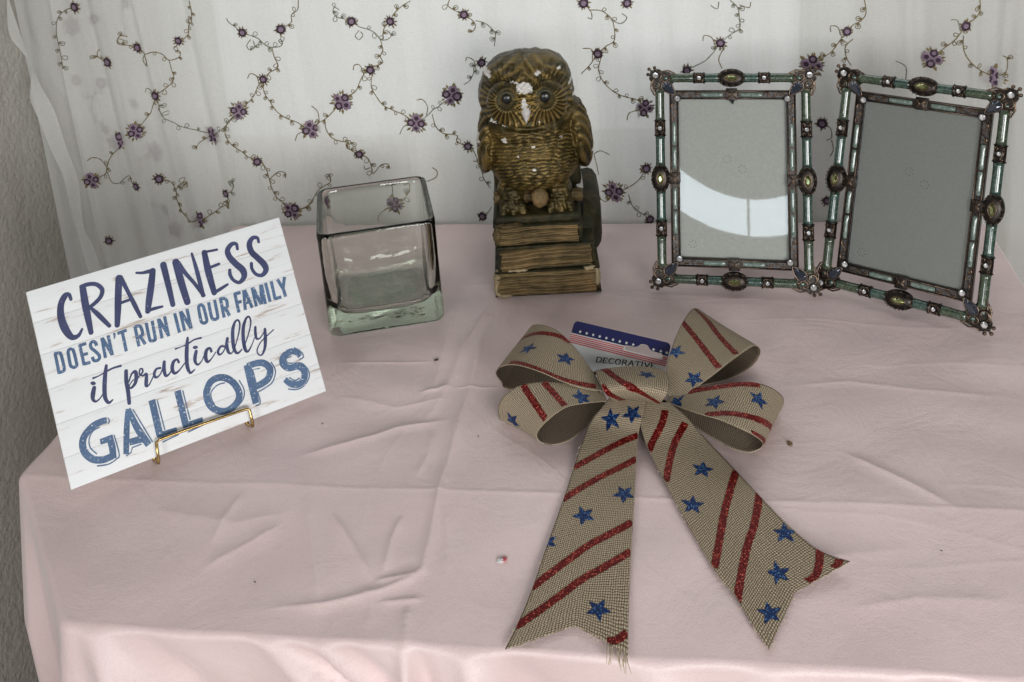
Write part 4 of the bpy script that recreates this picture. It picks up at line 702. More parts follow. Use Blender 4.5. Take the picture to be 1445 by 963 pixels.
easel = empty('brass_easel', S_M)
tag(easel, 'small polished brass wire easel holding up the white plank sign', 'easel')
def rod(pts, r, mat='brass', name='wire', parent=easel, sides=10, n=70):
    b_ = MB(); b_.tube(catmull(np.array(pts, float), np.linspace(0, 1, n)), r, sides); return b_.build(name, mat, parent)
lip = [(-38, -4, -16), (-38, -4.5, -4), (-37.6, -4.2, 4), (-37.2, -2, 6.3), (-36.5, 6, 6.3), (-35.8, 10.5, 6.3), (-33.5, 11.8, 6.3), (-20, 11.6, 6.3), (0, 11.1, 6.3), (20, 10.5, 6.3), (33, 10, 6.3), (35, 8.6, 6.3), (35, 5, 6.3), (34.8, -2, 6.3), (34.8, -4.2, 4), (34.8, -4.5, -4), (34.8, -4, -16)]
b_ = MB(); b_.tube(np.array(lip, float), 1.15, 12); b_.build('front_lip', 'brass', easel)
rod([(-38, -4, -16), (-30, 30, -13), (-14, 90, -12), (0, 118, -12)], 1.45, name='back_wire'); rod([(34.8, -4, -16), (28, 30, -13), (14, 90, -12), (0, 118, -12)], 1.45, name='back_wire')
# rear strut reaches back down to the table
im = S_M.inverted()
top = S_M @ Vector((0, .112, -.013)); foot = top + Vector((-.62 * .085, .78 * .085, 0)); foot.z = .003
rod([tuple(im @ p * 1000) for p in (top, top.lerp(foot, .5), foot)], 1.45, name='rear_strut')
for xx in (-38, 34.8):
    f0 = S_M @ Vector((xx / 1000, -.004, -.016)); g0 = f0.copy(); g0.z = .002
    rod([tuple(im @ p * 1000) for p in (f0, f0.lerp(g0, .5), g0)], 1.45, name='foot', n=8)

# ------------------------------------------------------------------ glass vase
vase = empty('glass_vase', Matrix.Translation((-.2722, .8592, 0.0008)) @ Matrix.Rotation(.3049, 4, 'Z'))
tag(vase, 'clear square glass vase with thick base and green residue inside', 'vase')
def sq(hw, rad, z, n=9, wav=0.0):
    P = []
    for qd in range(4):
        cx = (hw - rad) * (1, -1, -1, 1)[qd]; cy = (hw - rad) * (1, 1, -1, -1)[qd]
        for k in range(n):
            a = math.pi / 2 * (qd + k / (n - 1)); P.append((cx + rad * math.cos(a), cy + rad * math.sin(a), z))
        if True:
            nx = (hw - rad) * (-1, -1, 1, 1)[qd]; ny = (hw - rad) * (1, -1, -1, 1)[qd]
            p0 = P[-1]; a2 = math.pi / 2 * (qd + 1)
            p1 = (nx + rad * math.cos(a2), ny + rad * math.sin(a2), z)
            for t in (.17, .33, .5, .67, .83): P.append((p0[0] + (p1[0] - p0[0]) * t, p0[1] + (p1[1] - p0[1]) * t, z))
    return P
hw = 53.3; H = 102.5
prof = [(hw - 5, 8, 0.0), (hw - 1.6, 9, 1.0), (hw - .2, 10, 4), (hw, 10, 9), (hw - .4, 10, 20), (hw - .5, 10, 60), (hw - .3, 10, H - 8), (hw, 10, H - 3.5), (hw - .5, 10, H - 1), (hw - 2.2, 9, H), (hw - 4.2, 8.5, H - .8), (hw - 5.2, 8.5, H - 3), (hw - 5.6, 9, H - 8),
        (hw - 5.8, 10, 60), (hw - 6.2, 11, 34), (hw - 7.6, 14, 25), (hw - 11, 18, 18.6), (hw - 17, 21, 14.8), (hw - 26, 20, 13.3), (hw - 38, 11, 12.9)]
rings = [sq(*p_) for p_ in prof]; nn = len(rings[0])
b_ = MB(); V_ = [p for r in rings for p in r]; fs = []
for i in range(len(rings) - 1):
    for j in range(nn):
        j2 = (j + 1) % nn; fs.append((i * nn + j, i * nn + j2, (i + 1) * nn + j2, (i + 1) * nn + j))
fs.append(tuple(range(nn - 1, -1, -1))); fs.append(tuple((len(rings) - 1) * nn + k for k in range(nn)))
b_.add(V_, fs); b_.build('glass_body', 'glass', vase)
b_ = MB(); pts = sq(hw - 19, 22, 15.2); b_.add([(0, 0, 13.6)] + pts, [(0, 1 + k, 1 + (k + 1) % nn) for k in range(nn)]); tag(b_.build('residue_film', 'residue', vase), 'patchy green residue on the vase floor')

# ------------------------------------------------------------------ owl on books
yo = math.radians(7.48)
owl = empty('owl_figurine', Matrix.Translation((-.1145, .8695, .0008)) @ Matrix.Rotation(yo, 4, 'Z'))
tag(owl, 'worn gold painted plaster owl with chipped face perched on a stack of books', 'figurine')
def remesh_union(parts, voxel, smooth=2):
    b_ = MB()
    for p_ in parts:
        if p_[0] == 'b': b_.ball(p_[1], p_[2], 0, 20, 14, p_[3] if len(p_) > 3 else None)
        elif p_[0] == 't': b_.tube(np.array(p_[1], float), p_[2], 12)
    o = b_.build('tmp_union', 'owl')
    md = o.modifiers.new('r', 'REMESH'); md.mode = 'VOXEL'; md.voxel_size = voxel * .001; md.use_smooth_shade = True
    sm = o.modifiers.new('s', 'SMOOTH'); sm.factor = .5; sm.iterations = smooth
    dg = bpy.context.evaluated_depsgraph_get(); me = bpy.data.meshes.new_from_object(o.evaluated_get(dg))
    old = o.data; bpy.data.objects.remove(o); bpy.data.meshes.remove(old)
    return me
ROTz = lambda a, ax='Y': Matrix.Rotation(math.radians(a), 3, ax)
body_parts = [('b', (-6, 58, 136), (48, 41, 42)), ('b', (-5, 50, 122), (44, 36, 32)), ('b', (-8, 55, 160), (45, 40, 30)),
    ('b', (-8, 54, 188), (46, 42, 40)), ('b', (-8, 50, 182), (45, 42, 32)), ('b', (2, 58, 201), (34, 36, 26)), ('b', (-10, 56, 203), (39, 36, 25)),
    ('b', (-26, 22, 190), (19, 14, 20)), ('b', (10, 22, 189), (20, 14, 20)), ('b', (-9, 22, 178), (18, 13, 15)),
    ('b', (40, 62, 142), (12, 32, 36), ROTz(-8)), ('b', (-49, 58, 142), (9, 30, 34), ROTz(6)), ('b', (45, 70, 122), (7, 18, 20)), ('b', (-7, 55, 168), (46, 41, 20)),
    ('b', (-30, 40, 92), (13, 14, 16)), ('b', (16, 40, 92), (14, 14, 16))]
me = remesh_union(body_parts, 0.9, 4)
co = np.empty(len(me.vertices) * 3, np.float32); me.vertices.foreach_get('co', co); co = co.reshape(-1, 3).astype(float) * 1000
no = np.empty(len(me.vertices) * 3, np.float32); me.vertices.foreach_get('normal', no); no = no.reshape(-1, 3).astype(float)
x, y, z = co.T; disp = np.zeros(len(co)); rub = np.zeros(len(co)); chip = np.zeros(len(co))
front = np.clip(-no[:, 1] * 1.6, 0, 1)
ss = lambda a, b2, v_: np.clip((v_ - a) / (b2 - a), 0, 1) ** 2 * (3 - 2 * np.clip((v_ - a) / (b2 - a), 0, 1))
nz = lambda f, s: sum(np.sin(f * (x * a + y * b2 + z * c) + p) for a, b2, c, p in np.random.default_rng(s).uniform(-1, 1, (6, 4)) * np.array([1, 1, 1, 6])) / 6
# radiating feathers of the two face discs
for ex_, ez_ in ((-26, 195), (9, 194)):
    dx, dz = x - ex_, z - ez_; r = np.hypot(dx, dz); a = np.arctan2(dz, dx)
    band = ss(8, 11, r) * (1 - ss(24, 31, r)) * front
    ray = np.sin(a * 29 + nz(.22, 4) * 1.8)
    disp += band * (.75 * ray); rub += band * np.clip(ray, 0, 1) * .8 * (dz < 6)
    disp -= 4.2 * np.exp(-(r / 7.5) ** 2) * front
    disp += 1.2 * np.exp(-((r - 10.5) / 2.0) ** 2) * front
# heavy V brow and crease between head and breast
brow = np.exp(-((z - (207 + .30 * np.abs(x + 8))) / 4.5) ** 2) * front * (np.abs(x + 8) < 40)
disp += 2.6 * brow
disp -= 3.0 * np.exp(-((z - (163 + .006 * (x + 8) ** 2)) / 2.6) ** 2) * front * (np.abs(x + 8) < 44)
disp += 2.0 * np.exp(-((z - (169 + .008 * (x + 8) ** 2)) / 3.0) ** 2) * front
crown = ss(204, 211, z)
cr = np.sin(z * .75 + x * .55 * np.sign(x + 8) + 2.5 * nz(.12, 8)); disp += crown * (.42 * cr + .8 * nz(.32, 9)); rub += crown * np.clip(cr, 0, 1) * .5 * front
# scalloped breast feathers
br = (1 - ss(157, 162, z)) * ss(96, 101, z) * (np.abs(x + 6) < 43) * front
row = (z + .0045 * (x + 6) ** 2 + 2.6 * nz(.30, 2) + 1.2 * nz(.7, 21)) / 3.5; ri = np.floor(row); fr_ = row - ri
cell = np.sin((x + 5 * (ri % 2) + 4.0 * nz(.25, 3) + 3 * np.sin(ri * 2.3)) * math.pi / 11)
sc_ = (1 - fr_) ** 1.5 * (.55 + .45 * cell ** 2)
disp += br * (1.35 * sc_ - .5); rub += br * np.clip(sc_ * 1.4 - .35, 0, 1)
# long wing feathers
wing = ss(38, 44, np.abs(x + 4)) * (z < 172) * (z > 100)
wr = np.sin((y * .55 + z * .28 + 1.5 * nz(.15, 6)) * 1.1); disp += wing * .8 * wr; rub += wing * np.clip(wr, 0, 1) * .45
disp += .28 * nz(.9, 12) + .35 * nz(.5, 13)
# chips of bare plaster
for cx, cz, sx_, sz_, k in ((-9, 203, 12, 7, .72), (-10, 191, 4, 9, .66), (-19, 208, 8, 4, .55), (-43, 212, 8, 5, .72), (-40, 171, 9, 7, .66), (-29, 168, 8, 6, .6), (34, 199, 3.5, 4, .62), (35, 192, 3, 3, .62), (36, 186, 3, 3, .6), (-31, 152, 6, 5, .62), (-5, 145, 4, 3, .55), (2, 173, 3, 2, .55), (-6, 124, 5, 3, .55), (24, 214, 7, 4, .5), (-58, 146, 5, 18, .62), (4, 214, 8, 4, .5), (-20, 136, 4, 3, .5), (14, 128, 4, 3, .5), (22, 150, 4, 3, .5)):
    chip = np.maximum(chip, k * np.exp(-((x - cx) / sx_) ** 2 - ((z - cz) / sz_) ** 2) * (no[:, 1] < .2))
chip = np.maximum(chip, .62 * np.exp(-((z - 128) / 10) ** 2 - ((y - 52) / 6) ** 2) * (x > 42))
co += no * disp[:, None] * 1.3
me.vertices.foreach_set('co', (co * .001).astype(np.float32).ravel())
for nm, arr in (('rub', np.clip(rub, 0, 1)), ('chip', chip)):
    at = me.attributes.new(nm, 'FLOAT', 'POINT'); at.data.foreach_set('value', arr.astype(np.float32))
me.materials.clear(); me.materials.append(M['owl']); me.polygons.foreach_set('use_smooth', np.ones(len(me.polygons), bool)); me.update()
me.name = 'body'
o = bpy.data.objects.new('body', me); col.objects.link(o); o.parent = owl
for ex_, ez_, k in ((-26, 195, 1.1), (9, 194, 1.18)):
    b_ = MB(); b_.tube([(ex_ + 6.6 * k * math.cos(a), 12.6, ez_ + 6.6 * k * math.sin(a)) for a in np.linspace(0, 2 * math.pi, 25)[:-1]], 1.0, 8, closed=True); b_.ball((ex_, 16.5, ez_), (7.2 * k, 4.5, 7.2 * k), 0, 20, 12)
    e_ = b_.build('eye', 'iris', owl)
    b_ = MB(); b_.ball((ex_ + .4, 15.2, ez_ + .3), (5.6 * k, 4.0, 5.6 * k), 0, 20, 12); b_.build('pupil', 'pupil', e_)
b_ = MB()
P = []
for t, w_, yy in ((0, 5.5, 15), (.25, 6.2, 10.5), (.5, 5.2, 7.0), (.75, 3.4, 5.2), (1, .6, 7.5)):
    zz = 196 - 23 * t
    P.append([(-9 + w_ * math.sin(a), yy + (1 - math.cos(a)) * 5, zz) for a in np.linspace(-1.5, 1.5, 9)])
b_.grid(P); b_.build('beak', 'beak', owl)
# legs, claws, perch log
def sculpt(name, parts, mat, vox=1.0, parent=owl, sm=2, wobble=.35):
    me = remesh_union(parts, vox, sm)
    c = np.empty(len(me.vertices) * 3, np.float32); me.vertices.foreach_get('co', c); c = c.reshape(-1, 3).astype(float)
    n_ = np.empty(len(me.vertices) * 3, np.float32); me.vertices.foreach_get('normal', n_); n_ = n_.reshape(-1, 3)
    q_ = c * 1000; d = wobble * (np.sin(q_[:, 0] * .9 + q_[:, 2] * .5) + np.sin(q_[:, 2] * 1.1 + q_[:, 1]) + np.sin(q_[:, 0] * .4 - q_[:, 1] * .8)) / 2
    me.vertices.foreach_set('co', (c + n_ * d[:, None] * .001).astype(np.float32).ravel())
    me.materials.clear(); me.materials.append(M[mat]); me.polygons.foreach_set('use_smooth', np.ones(len(me.polygons), bool)); me.update(); me.name = name
    o = bpy.data.objects.new(name, me); col.objects.link(o); o.parent = parent
    return o
for lx in (-28, 17):
    prt = [('b', (lx, 34, 92), (12, 12, 13))]
    for dx_ in (-10, 0, 10):
        prt.append(('t', [(lx + dx_ * .3, 32, 90), (lx + dx_ * .8, 23, 86), (lx + dx_, 19, 78), (lx + dx_ * 1.1, 18, 71)], [6, 5, 3.6, 1.6]))
    sculpt('foot', prt, 'owl', 1.1, wobble=.6)
sculpt('tail_tip', [('b', (-2, 22, 92), (8.5, 7, 10))], 'pages', 1.2)
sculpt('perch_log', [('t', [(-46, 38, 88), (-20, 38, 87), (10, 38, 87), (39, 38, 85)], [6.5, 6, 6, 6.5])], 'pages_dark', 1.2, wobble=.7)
# plinth behind the feet and the upright book at the right
b_ = MB(); b_.box((-47, 12, 56), (36, 128, 79), bev=3, jit=1.5); b_.build('plinth', 'owl_green', owl)
b_ = MB(); b_.box((-46, 70, 78), (40, 128, 112), bev=6, jit=2.0); b_.build('back_block', 'owl_green', owl)
def book(z0, z1, x0, x1, y0, y1, tilt, spine_right=True):
    root_b = MB(); h = z1 - z0
    root_b.box((x0, y0 + 2.5, z0), (x1, y1, z0 + 2.6), bev=1.2, jit=1.3); root_b.box((x0, y0 + 2, z1 - 2.6), (x1, y1, z1), bev=1.2, jit=.8)
    root_b.box((x1 - 5, y0 + 4, z0 + 1.5), (x1, y1, z1 - 1.5), bev=2.2, jit=.4)
    bk = root_b.build('book', ['owl_green'], owl)
    n = int((h - 4) / 1.9)
    pg = MB()
    for k in range(n):
        za = z0 + 2.0 + (h - 4.0) * k / n; zb = z0 + 2.0 + (h - 4.0) * (k + .80) / n
        xa = x0 + 3.5 + random.uniform(-.8, 1.5); xb = x1 - 4.5 + random.uniform(-.6, .8); ya = y0 + random.uniform(-.6, 2.2)
        P = []
        for t in np.linspace(0, 1, 22):
            xx = xa + (xb - xa) * t; wv = .75 * math.sin(t * 7 + z0 * 1.3) + .35 * math.sin(t * 17 + k * 1.9) + .2 * math.sin(t * 41 + k); lift = tilt * (t - .5)
            P.append([(xx, y1 - 10, za + wv + lift), (xx, ya + .5, za + wv + lift), (xx, ya, (za + zb) / 2 + wv + lift), (xx, ya + .5, zb + wv + lift), (xx, y1 - 10, zb + wv + lift)])
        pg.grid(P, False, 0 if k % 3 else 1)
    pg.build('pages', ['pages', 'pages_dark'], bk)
    return bk
book(0, 27.5, -50, 49.5, 0, 128, 0)
book(27.5, 51.5, -46, 47, 2, 128, 3.0)
book(51.5, 73, -47.5, 36, 3, 128, .5)
tag(owl.children[-1], None)
b_ = MB()
P = []
for yy, zt, xi in ((34, 52, 50), (42, 66, 55), (60, 72, 57.5), (95, 74, 58.5), (128, 74, 58.5)):
    P.append([(xi - 16, yy, 27), (xi - 3, yy, 27), (xi, yy, 33), (xi, yy, zt - 9), (xi - 4, yy, zt - 2), (xi - 9, yy, zt), (xi - 16, yy, zt - 1)])
b_.grid(P)
b_.add(P[0], [tuple(range(7))]); b_.build('upright_book', 'owl_green', owl)
sculpt('worn_corner', [('b', (-47, 6, 20), (4, 6, 8)), ('b', (-41, 4.5, 3), (9, 5, 3)), ('b', (-28, 4, 28), (11, 3.5, 1.8)), ('b', (-49, 8, 10), (2.5, 7, 10))], 'tan_chip', 1.0, wobble=.5)
sculpt('worn_corner', [('b', (47, 8, 16), (3.4, 8, 11)), ('b', (40, 4, 26), (7, 3.5, 2))], 'tan_chip', 1.0, wobble=.5)
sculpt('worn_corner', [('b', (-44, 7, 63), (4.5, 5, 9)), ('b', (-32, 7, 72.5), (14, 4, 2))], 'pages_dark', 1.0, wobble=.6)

# ------------------------------------------------------------------ jewelled photo frames
FH = 193.4
def ellipse(cx, cy, a, b2, n=16, p=1.0, rot=0):
    out = []
    for k in range(n):
        t = 2 * math.pi * k / n; u = a * math.cos(t); w_ = b2 * math.copysign(abs(math.sin(t)) ** p, math.sin(t))
        out.append((cx + u * math.cos(rot) - w_ * math.sin(rot), cy + u * math.sin(rot) + w_ * math.cos(rot)))
    return out
def spiral(cx, cy, r0_, r1_, a0, a1, z, n=20):
    t = np.linspace(0, 1, n); r = r0_ + (r1_ - r0_) * t; a = a0 + (a1 - a0) * t
    return np.c_[cx + r * np.cos(a), cy + r * np.sin(a), np.full(n, z)]
def stone(parent, x, y, z, r, mat='rhinestone', name='rhinestone'):
    b_ = MB(); b_.gem(ellipse(x, y, r, r, 8), z + .3, r * .55, .5); b_.tube(spiral(x, y, r * 1.02, r * 1.02, 0, 2 * math.pi, z + .3, 17)[:-1], .35, 5, closed=True, mat=1)
    return b_.build(name, [mat, 'bronze'], parent)
def make_frame(matrix, label, pointer):
    root = empty('photo_frame', matrix)
    tag(root, label, 'photo frame', 'jewelled photo frames on the table')
    cy = FH / 2
    # flat stack: back panel, grey insert, glass
    b_ = MB(); b_.box((-55, cy - 80, -9), (55, cy + 80, -5.2), bev=.6); b_.build('back_panel', 'velvet', root)
    b_ = MB(); b_.box((-51.5, cy - 76.5, -5.0), (51.5, cy + 76.5, -4.0)); ins = b_.build('grey_insert', 'insert', root)
    for (mx_, my_, rr_) in ((-5, cy + 18, 3.4), (9, cy + 9, 3.4), (-38, cy - 62, 3.4)):
        for k in range(7):
            a = k * .9 + mx_; b_ = MB(); b_.box((mx_ + rr_ * math.cos(a) - .35, my_ + rr_ * math.sin(a) - .35, -4.0), (mx_ + rr_ * math.cos(a) + .35, my_ + rr_ * math.sin(a) + .35, -3.93)); b_.build('punch_mark', 'dot', ins)
    b_ = MB(); b_.box((-50.5, cy - 75.5, -3.4), (50.5, cy + 75.5, -3.0)); 
    b_.f = [b_.f[5]]; b_.mi = b_.mi[:1]; b_.sm = b_.sm[:1]
    b_.build('glass_pane', 'pane', root)
    ihw, ihh, ohw, ohh = 49.0, 74.0, 57.6, 82.6
    def side(L, off, ioff, cuff, chalf, mh, long_side, place):
        """one side: local u along the side, w outward; place(u, w) -> (x, y)"""
        def pt(u, w_, z): return (*place(u, w_), z)
        def seg(u0, u1, r, mat):
            t = np.linspace(0, 1, 9); b_ = MB()
            b_.tube([pt(u0 + (u1 - u0) * k, off, 0) for k in t], r + .35 * np.abs(2 * t - 1) ** 6, 18); b_.build('enamel_tube', mat, root)
        for s_ in (-1, 1):
            seg(s_ * (L - 11), s_ * (cuff + chalf - .3), 4.3, 'enamel_olive')
            seg(s_ * (cuff - chalf + .3), s_ * (mh - 1.5), 4.3, 'enamel_teal')
            b_ = MB(); cu_ = s_ * cuff
            b_.tube([pt(cu_ - chalf, off, 0), pt(cu_ - chalf + .8, off, 0), pt(cu_ - chalf + 1.4, off, 0), pt(cu_, off, 0), pt(cu_ + chalf - 1.4, off, 0), pt(cu_ + chalf - .8, off, 0), pt(cu_ + chalf, off, 0)], [5.3, 5.9, 5.0, 5.1, 5.0, 5.9, 5.3], 18, 0)
            for k in range(4):
                uu = cu_ + (chalf - 3.0) * (-1, -1, 1, 1)[k]; wv = off + 2.6 * (-1, 1, 1, -1)[k]
                x_, y_ = place(uu, wv); b_.tube(spiral(x_, y_, 1.7, .4, k * 1.57, k * 1.57 + 5.5, 4.6, 14), .42, 5, 1)
            for k in (-1, 1):
                b_.tube([pt(cu_ - chalf + 1.6, off + k * 4.4, 2.4), pt(cu_, off + k * 3.3, 3.9), pt(cu_ + chalf - 1.6, off + k * 4.4, 2.4)], .4, 5, 1)
            c_ = b_.build('cuff', ['bronze', 'copper'], root)
            stone(c_, *place(cu_, off), 4.9, 2.0)
        # medallion with marquise gem
        b_ = MB(); n = 40; a_, b2_ = mh, 8.6
        ring = lambda ra, rb, zz: [pt(ra * math.cos(t), off + rb * math.sin(t), zz) for t in np.linspace(0, 2 * math.pi, n + 1)[:-1]]
        V_ = []
        for ra, rb, zz in ((a_ * .96, b2_ * .96, -3.5), (a_, b2_, 1.0), (a_ * .93, b2_ * .92, 4.2), (a_ * .62, b2_ * .55, 6.0), (.01, .01, 6.0)): V_.append(ring(ra, rb, zz))
        b_.grid(np.transpose(np.array(V_), (1, 0, 2)), True, 0)
        for k in range(22):
            t = 2 * math.pi * k / 22; x_, y_ = place(a_ * .9 * math.cos(t), off + b2_ * .88 * math.sin(t)); b_.tube(spiral(x_, y_, 1.25, .3, t + .5, t + 5.8, 4.7, 10), .36, 4, 1 if k % 2 else 0)
        mq = [(6.0 * math.cos(t), 3.0 * math.copysign(abs(math.sin(t)) ** 1.7, math.sin(t))) for t in np.linspace(0, 2 * math.pi, 29)[:-1]]
        b_.tube([pt(u_ * 1.06, off + w_ * 1.08, 6.2) for u_, w_ in mq], .55, 6, 1, closed=True)
        md = b_.build('medallion', ['bronze', 'copper'], root)
        g_ = MB(); g_.gem([place(u_, off + w_) for u_, w_ in mq[::2]], 6.1, 2.4, .42); g_.build('marquise_gem', 'olive_gem', md)
        # inner rail with enamel strips and scroll ends
        iw = ioff
        b_ = MB(); Lr = (ohh if long_side else ohw)
        prof_ = ((0, -5.2), (0, .4), (.5, 1.5), (1.4, 1.5), (1.8, .3), (6.8, .3), (7.2, 1.5), (8.1, 1.5), (8.6, .4), (8.6, -5.2))
        rows = []
        for sgn_ in (-1, 1):
            rows.append([pt(sgn_ * (Lr - 8.6 + d_), iw + d_, zz) for d_, zz in prof_])
        b_.grid(rows, False, 0, False)
        rail = b_.build('inner_rail', ['bronze'], root)
        for d_ in (.95, 7.65):
            b_ = MB(); b_.tube([pt(-(Lr - 8.6 + d_), iw + d_, 1.65), pt(Lr - 8.6 + d_, iw + d_, 1.65)], .42, 6); b_.build('copper_bead_line', 'copper', rail)
        cells = ((9, 29), (31, 52)) if long_side else ((8, 28),)
        for s_ in (-1, 1):
            for u0, u1 in cells:
                b_ = MB(); P_ = []
                for t in np.linspace(0, 1, 12):
                    uu = s_ * (u0 + (u1 - u0) * t); k = math.sqrt(max(.05, 1 - abs(2 * t - 1) ** 6))
                    P_.append([pt(uu, iw + 4.3 + w_ * 2.1 * (.7 + .3 * k), .35 + 1.25 * k * (1 - w_ * w_)) for w_ in (-1, -.7, -.3, 0, .3, .7, 1)])
                b_.grid(P_); b_.build('enamel_strip', 'enamel_pale', rail)
            us, ue = (cells[-1][1] + 1, Lr - 12)
            b_ = MB(); t = np.linspace(0, 1, 34)
            b_.tube([pt(s_ * (us + (ue - us) * k), iw + 4.3 + 2.0 * math.sin(k * 9.0), 1.0) for k in t], .62 + .2 * np.sin(t * 9), 6, 0)
            b_.add([pt(s_ * us, iw + 2.0, .36), pt(s_ * ue, iw + 2.0, .36), pt(s_ * ue, iw + 6.6, .36), pt(s_ * us, iw + 6.6, .36)], [(0, 1, 2, 3)], 1, False)
            for f_ in (.2, .55, .9):
                x_, y_ = place(s_ * (us + (ue - us) * f_), iw + 4.3 + 1.2 * math.cos(f_ * 9)); b_.tube(spiral(x_, y_, 1.3, .35, f_ * 20, f_ * 20 + 6, 1.2, 12), .45, 5, 0)
            b_.build('scroll', ['copper', 'enamel_grey'], rail)
        # crossed band tying rail to medallion
        b_ = MB(); x0, y0 = place(-5.2, iw - .6); x1, y1 = place(5.2, iw + 10.5)
        b_.box((min(x0, x1), min(y0, y1), -3), (max(x0, x1), max(y0, y1), 2.3), bev=.5)
        for k in (-1, 1):
            b_.tube([pt(-4.4, iw + 4.8 - 4 * k, 2.5), pt(0, iw + 4.8, 3.1), pt(4.4, iw + 4.8 + 4 * k, 2.5)], .6, 6, 1)
            b_.tube([pt(-4.4 * k, iw + .8, 2.5), pt(-1.4 * k, iw + 4.8, 2.9), pt(-4.4 * k, iw + 8.8, 2.5)], .5, 6, 1)
        b_.build('crossed_band', ['bronze', 'copper'], root)
    side(94.2, 66.5, 49.0, 47, 7.6, 13.6, True, lambda u, w_: (w_, cy + u))
    side(94.2, 66.5, 49.0, 47, 7.6, 13.6, True, lambda u, w_: (-w_, cy + u))
    side(66.5, 94.2, 74.0, 29.5, 5.2, 13.0, False, lambda u, w_: (u, cy + w_))
    side(66.5, 94.2, 74.0, 29.5, 5.2, 13.0, False, lambda u, w_: (u, cy - w_))
    for sx_ in (-1, 1):
        for sy_ in (-1, 1):
            def c(u, w_): return (sx_ * (70 + u), cy + sy_ * (96.7 + w_))
            b_ = MB()
            # pierced plate with scrolls, three bead finials
            outl = [c(*p_) for p_ in ((-19, -5), (-13, 3), (-6, 4), (-2, 6), (3, 5), (5, 3), (6, -2), (4, -6), (3, -13), (-5, -19), (-10, -14), (-14, -10))]
            if sx_ * sy_ > 0: outl = outl[::-1]
            b_.prism(outl, -1.0, 1.6, 0)
            for (pu, pw, ra, rb, a0, a1) in ((-8, -1.2, 5.4, 1.2, 3.0, 9.0), (-1.2, -8, 5.4, 1.2, 1.6, -4.6), (-14, -2, 3.6, .9, 1.0, 6.8), (-2, -14, 3.6, .9, .5, -5.3)):
                S_ = spiral(pu, pw, ra, rb, a0, a1, 0, 26); b_.tube([(*c(s0, s1), 2.4) for s0, s1, _ in S_], .85, 6, 1)
            b_.tube([(*c(*p_), 2.6) for p_ in ((-22, -6.5), (-18, 1.8), (-12, 4.6), (-6, 3.6), (-2.5, 5.6))], .8, 6, 1)
            b_.tube([(*c(*p_), 2.6) for p_ in ((-6.5, -22), (1.8, -18), (4.6, -12), (3.6, -6), (5.6, -2.5))], .8, 6, 1)
            for k in range(9):
                a = k * .698; b_.ball((*c(3.6 * math.cos(a), 3.6 * math.sin(a)), 2.6), .75, 0, 6, 4)
            orn = b_.build('corner_ornament', ['bronze', 'copper'], root)
            for (bu, bw) in ((7.2, .8), (.8, 7.2), (6.0, 6.0)):
                b_ = MB(); b_.ball((*c(bu, bw), 1.2), 1.75, 0, 10, 7); b_.tube([(*c(bu * .6, bw * .6), 1.0), (*c(bu, bw), 1.0)], .9, 6); b_.build('bead', 'copper', orn)
            stone(orn, *c(0, 0), 2.6, 3.0)
            for (pu, pw) in ((-9.5, -2.6), (-2.6, -9.5)):
                b_ = MB(); x_, y_ = c(pu, pw); b_.ball((x_, y_, 1.7), (2.3, 2.3, 1.0), 0, 10, 6); b_.build('enamel_drop', 'enamel_teal', orn)
            td = []
            for k in range(16):
                t = 2 * math.pi * k / 16; rr_ = 6.0 * math.sin(t) * (.72 + .38 * math.cos(t))
                uu = 8.2 * math.cos(t)
                d1 = -12.5 + (uu * .707) + rr_ * .707; d2 = -12.5 + (uu * .707) - rr_ * .707
                td.append(c(d1, d2))
            b_ = MB(); b_.gem(td, 2.6, 3.2, .5); b_.tube([(x_, y_, 2.7) for x_, y_ in td], .6, 6, 1, closed=True)
            b_.build('teardrop_gem', ['smoke_gem', 'copper'], orn)
            stone(root, sx_ * 50.0, cy + sy_ * 75.0, 2.2, 2.9)
    if pointer:
        b_ = MB(); b_.prism([(-2.6, cy + 73.5), (2.9, cy + 73.5), (1.0, cy + 69.2)], -2.6, -1.6); tag(b_.build('retaining_tab', 'velvet', root), 'small black triangular tab at the top of the glass')
    # easel strut at the back
    im = matrix.inverted(); t0 = matrix @ Vector((0, .135, -.009)); back = matrix.to_3x3() @ Vector((0, 0, -1)); back.z = 0; back.normalize()
    f0 = matrix @ Vector((0, 0, -.009)) + back * .100; f0.z = .0015
    A0, B0 = im @ t0 * 1000, im @ f0 * 1000
    b_ = MB(); b_.grid([[(A0.x - 16, A0.y, A0.z), (A0.x + 16, A0.y, A0.z)], [(B0.x - 24, B0.y, B0.z), (B0.x + 24, B0.y, B0.z)]], False, 0, False); o = b_.build('easel_strut', 'velvet', root)
    md = o.modifiers.new('t', 'SOLIDIFY'); md.thickness = .0025
    return root
make_frame(leaning((.0586, .8772, .0104), -.0782, .2913), 'green enamel jewelled photo frame beside the owl, a bright window reflected in its glass', True)
make_frame(leaning((.1975, .8463, .0104), -.5177, .2911), 'green enamel jewelled photo frame turned aside, its glass showing plain grey card', False)

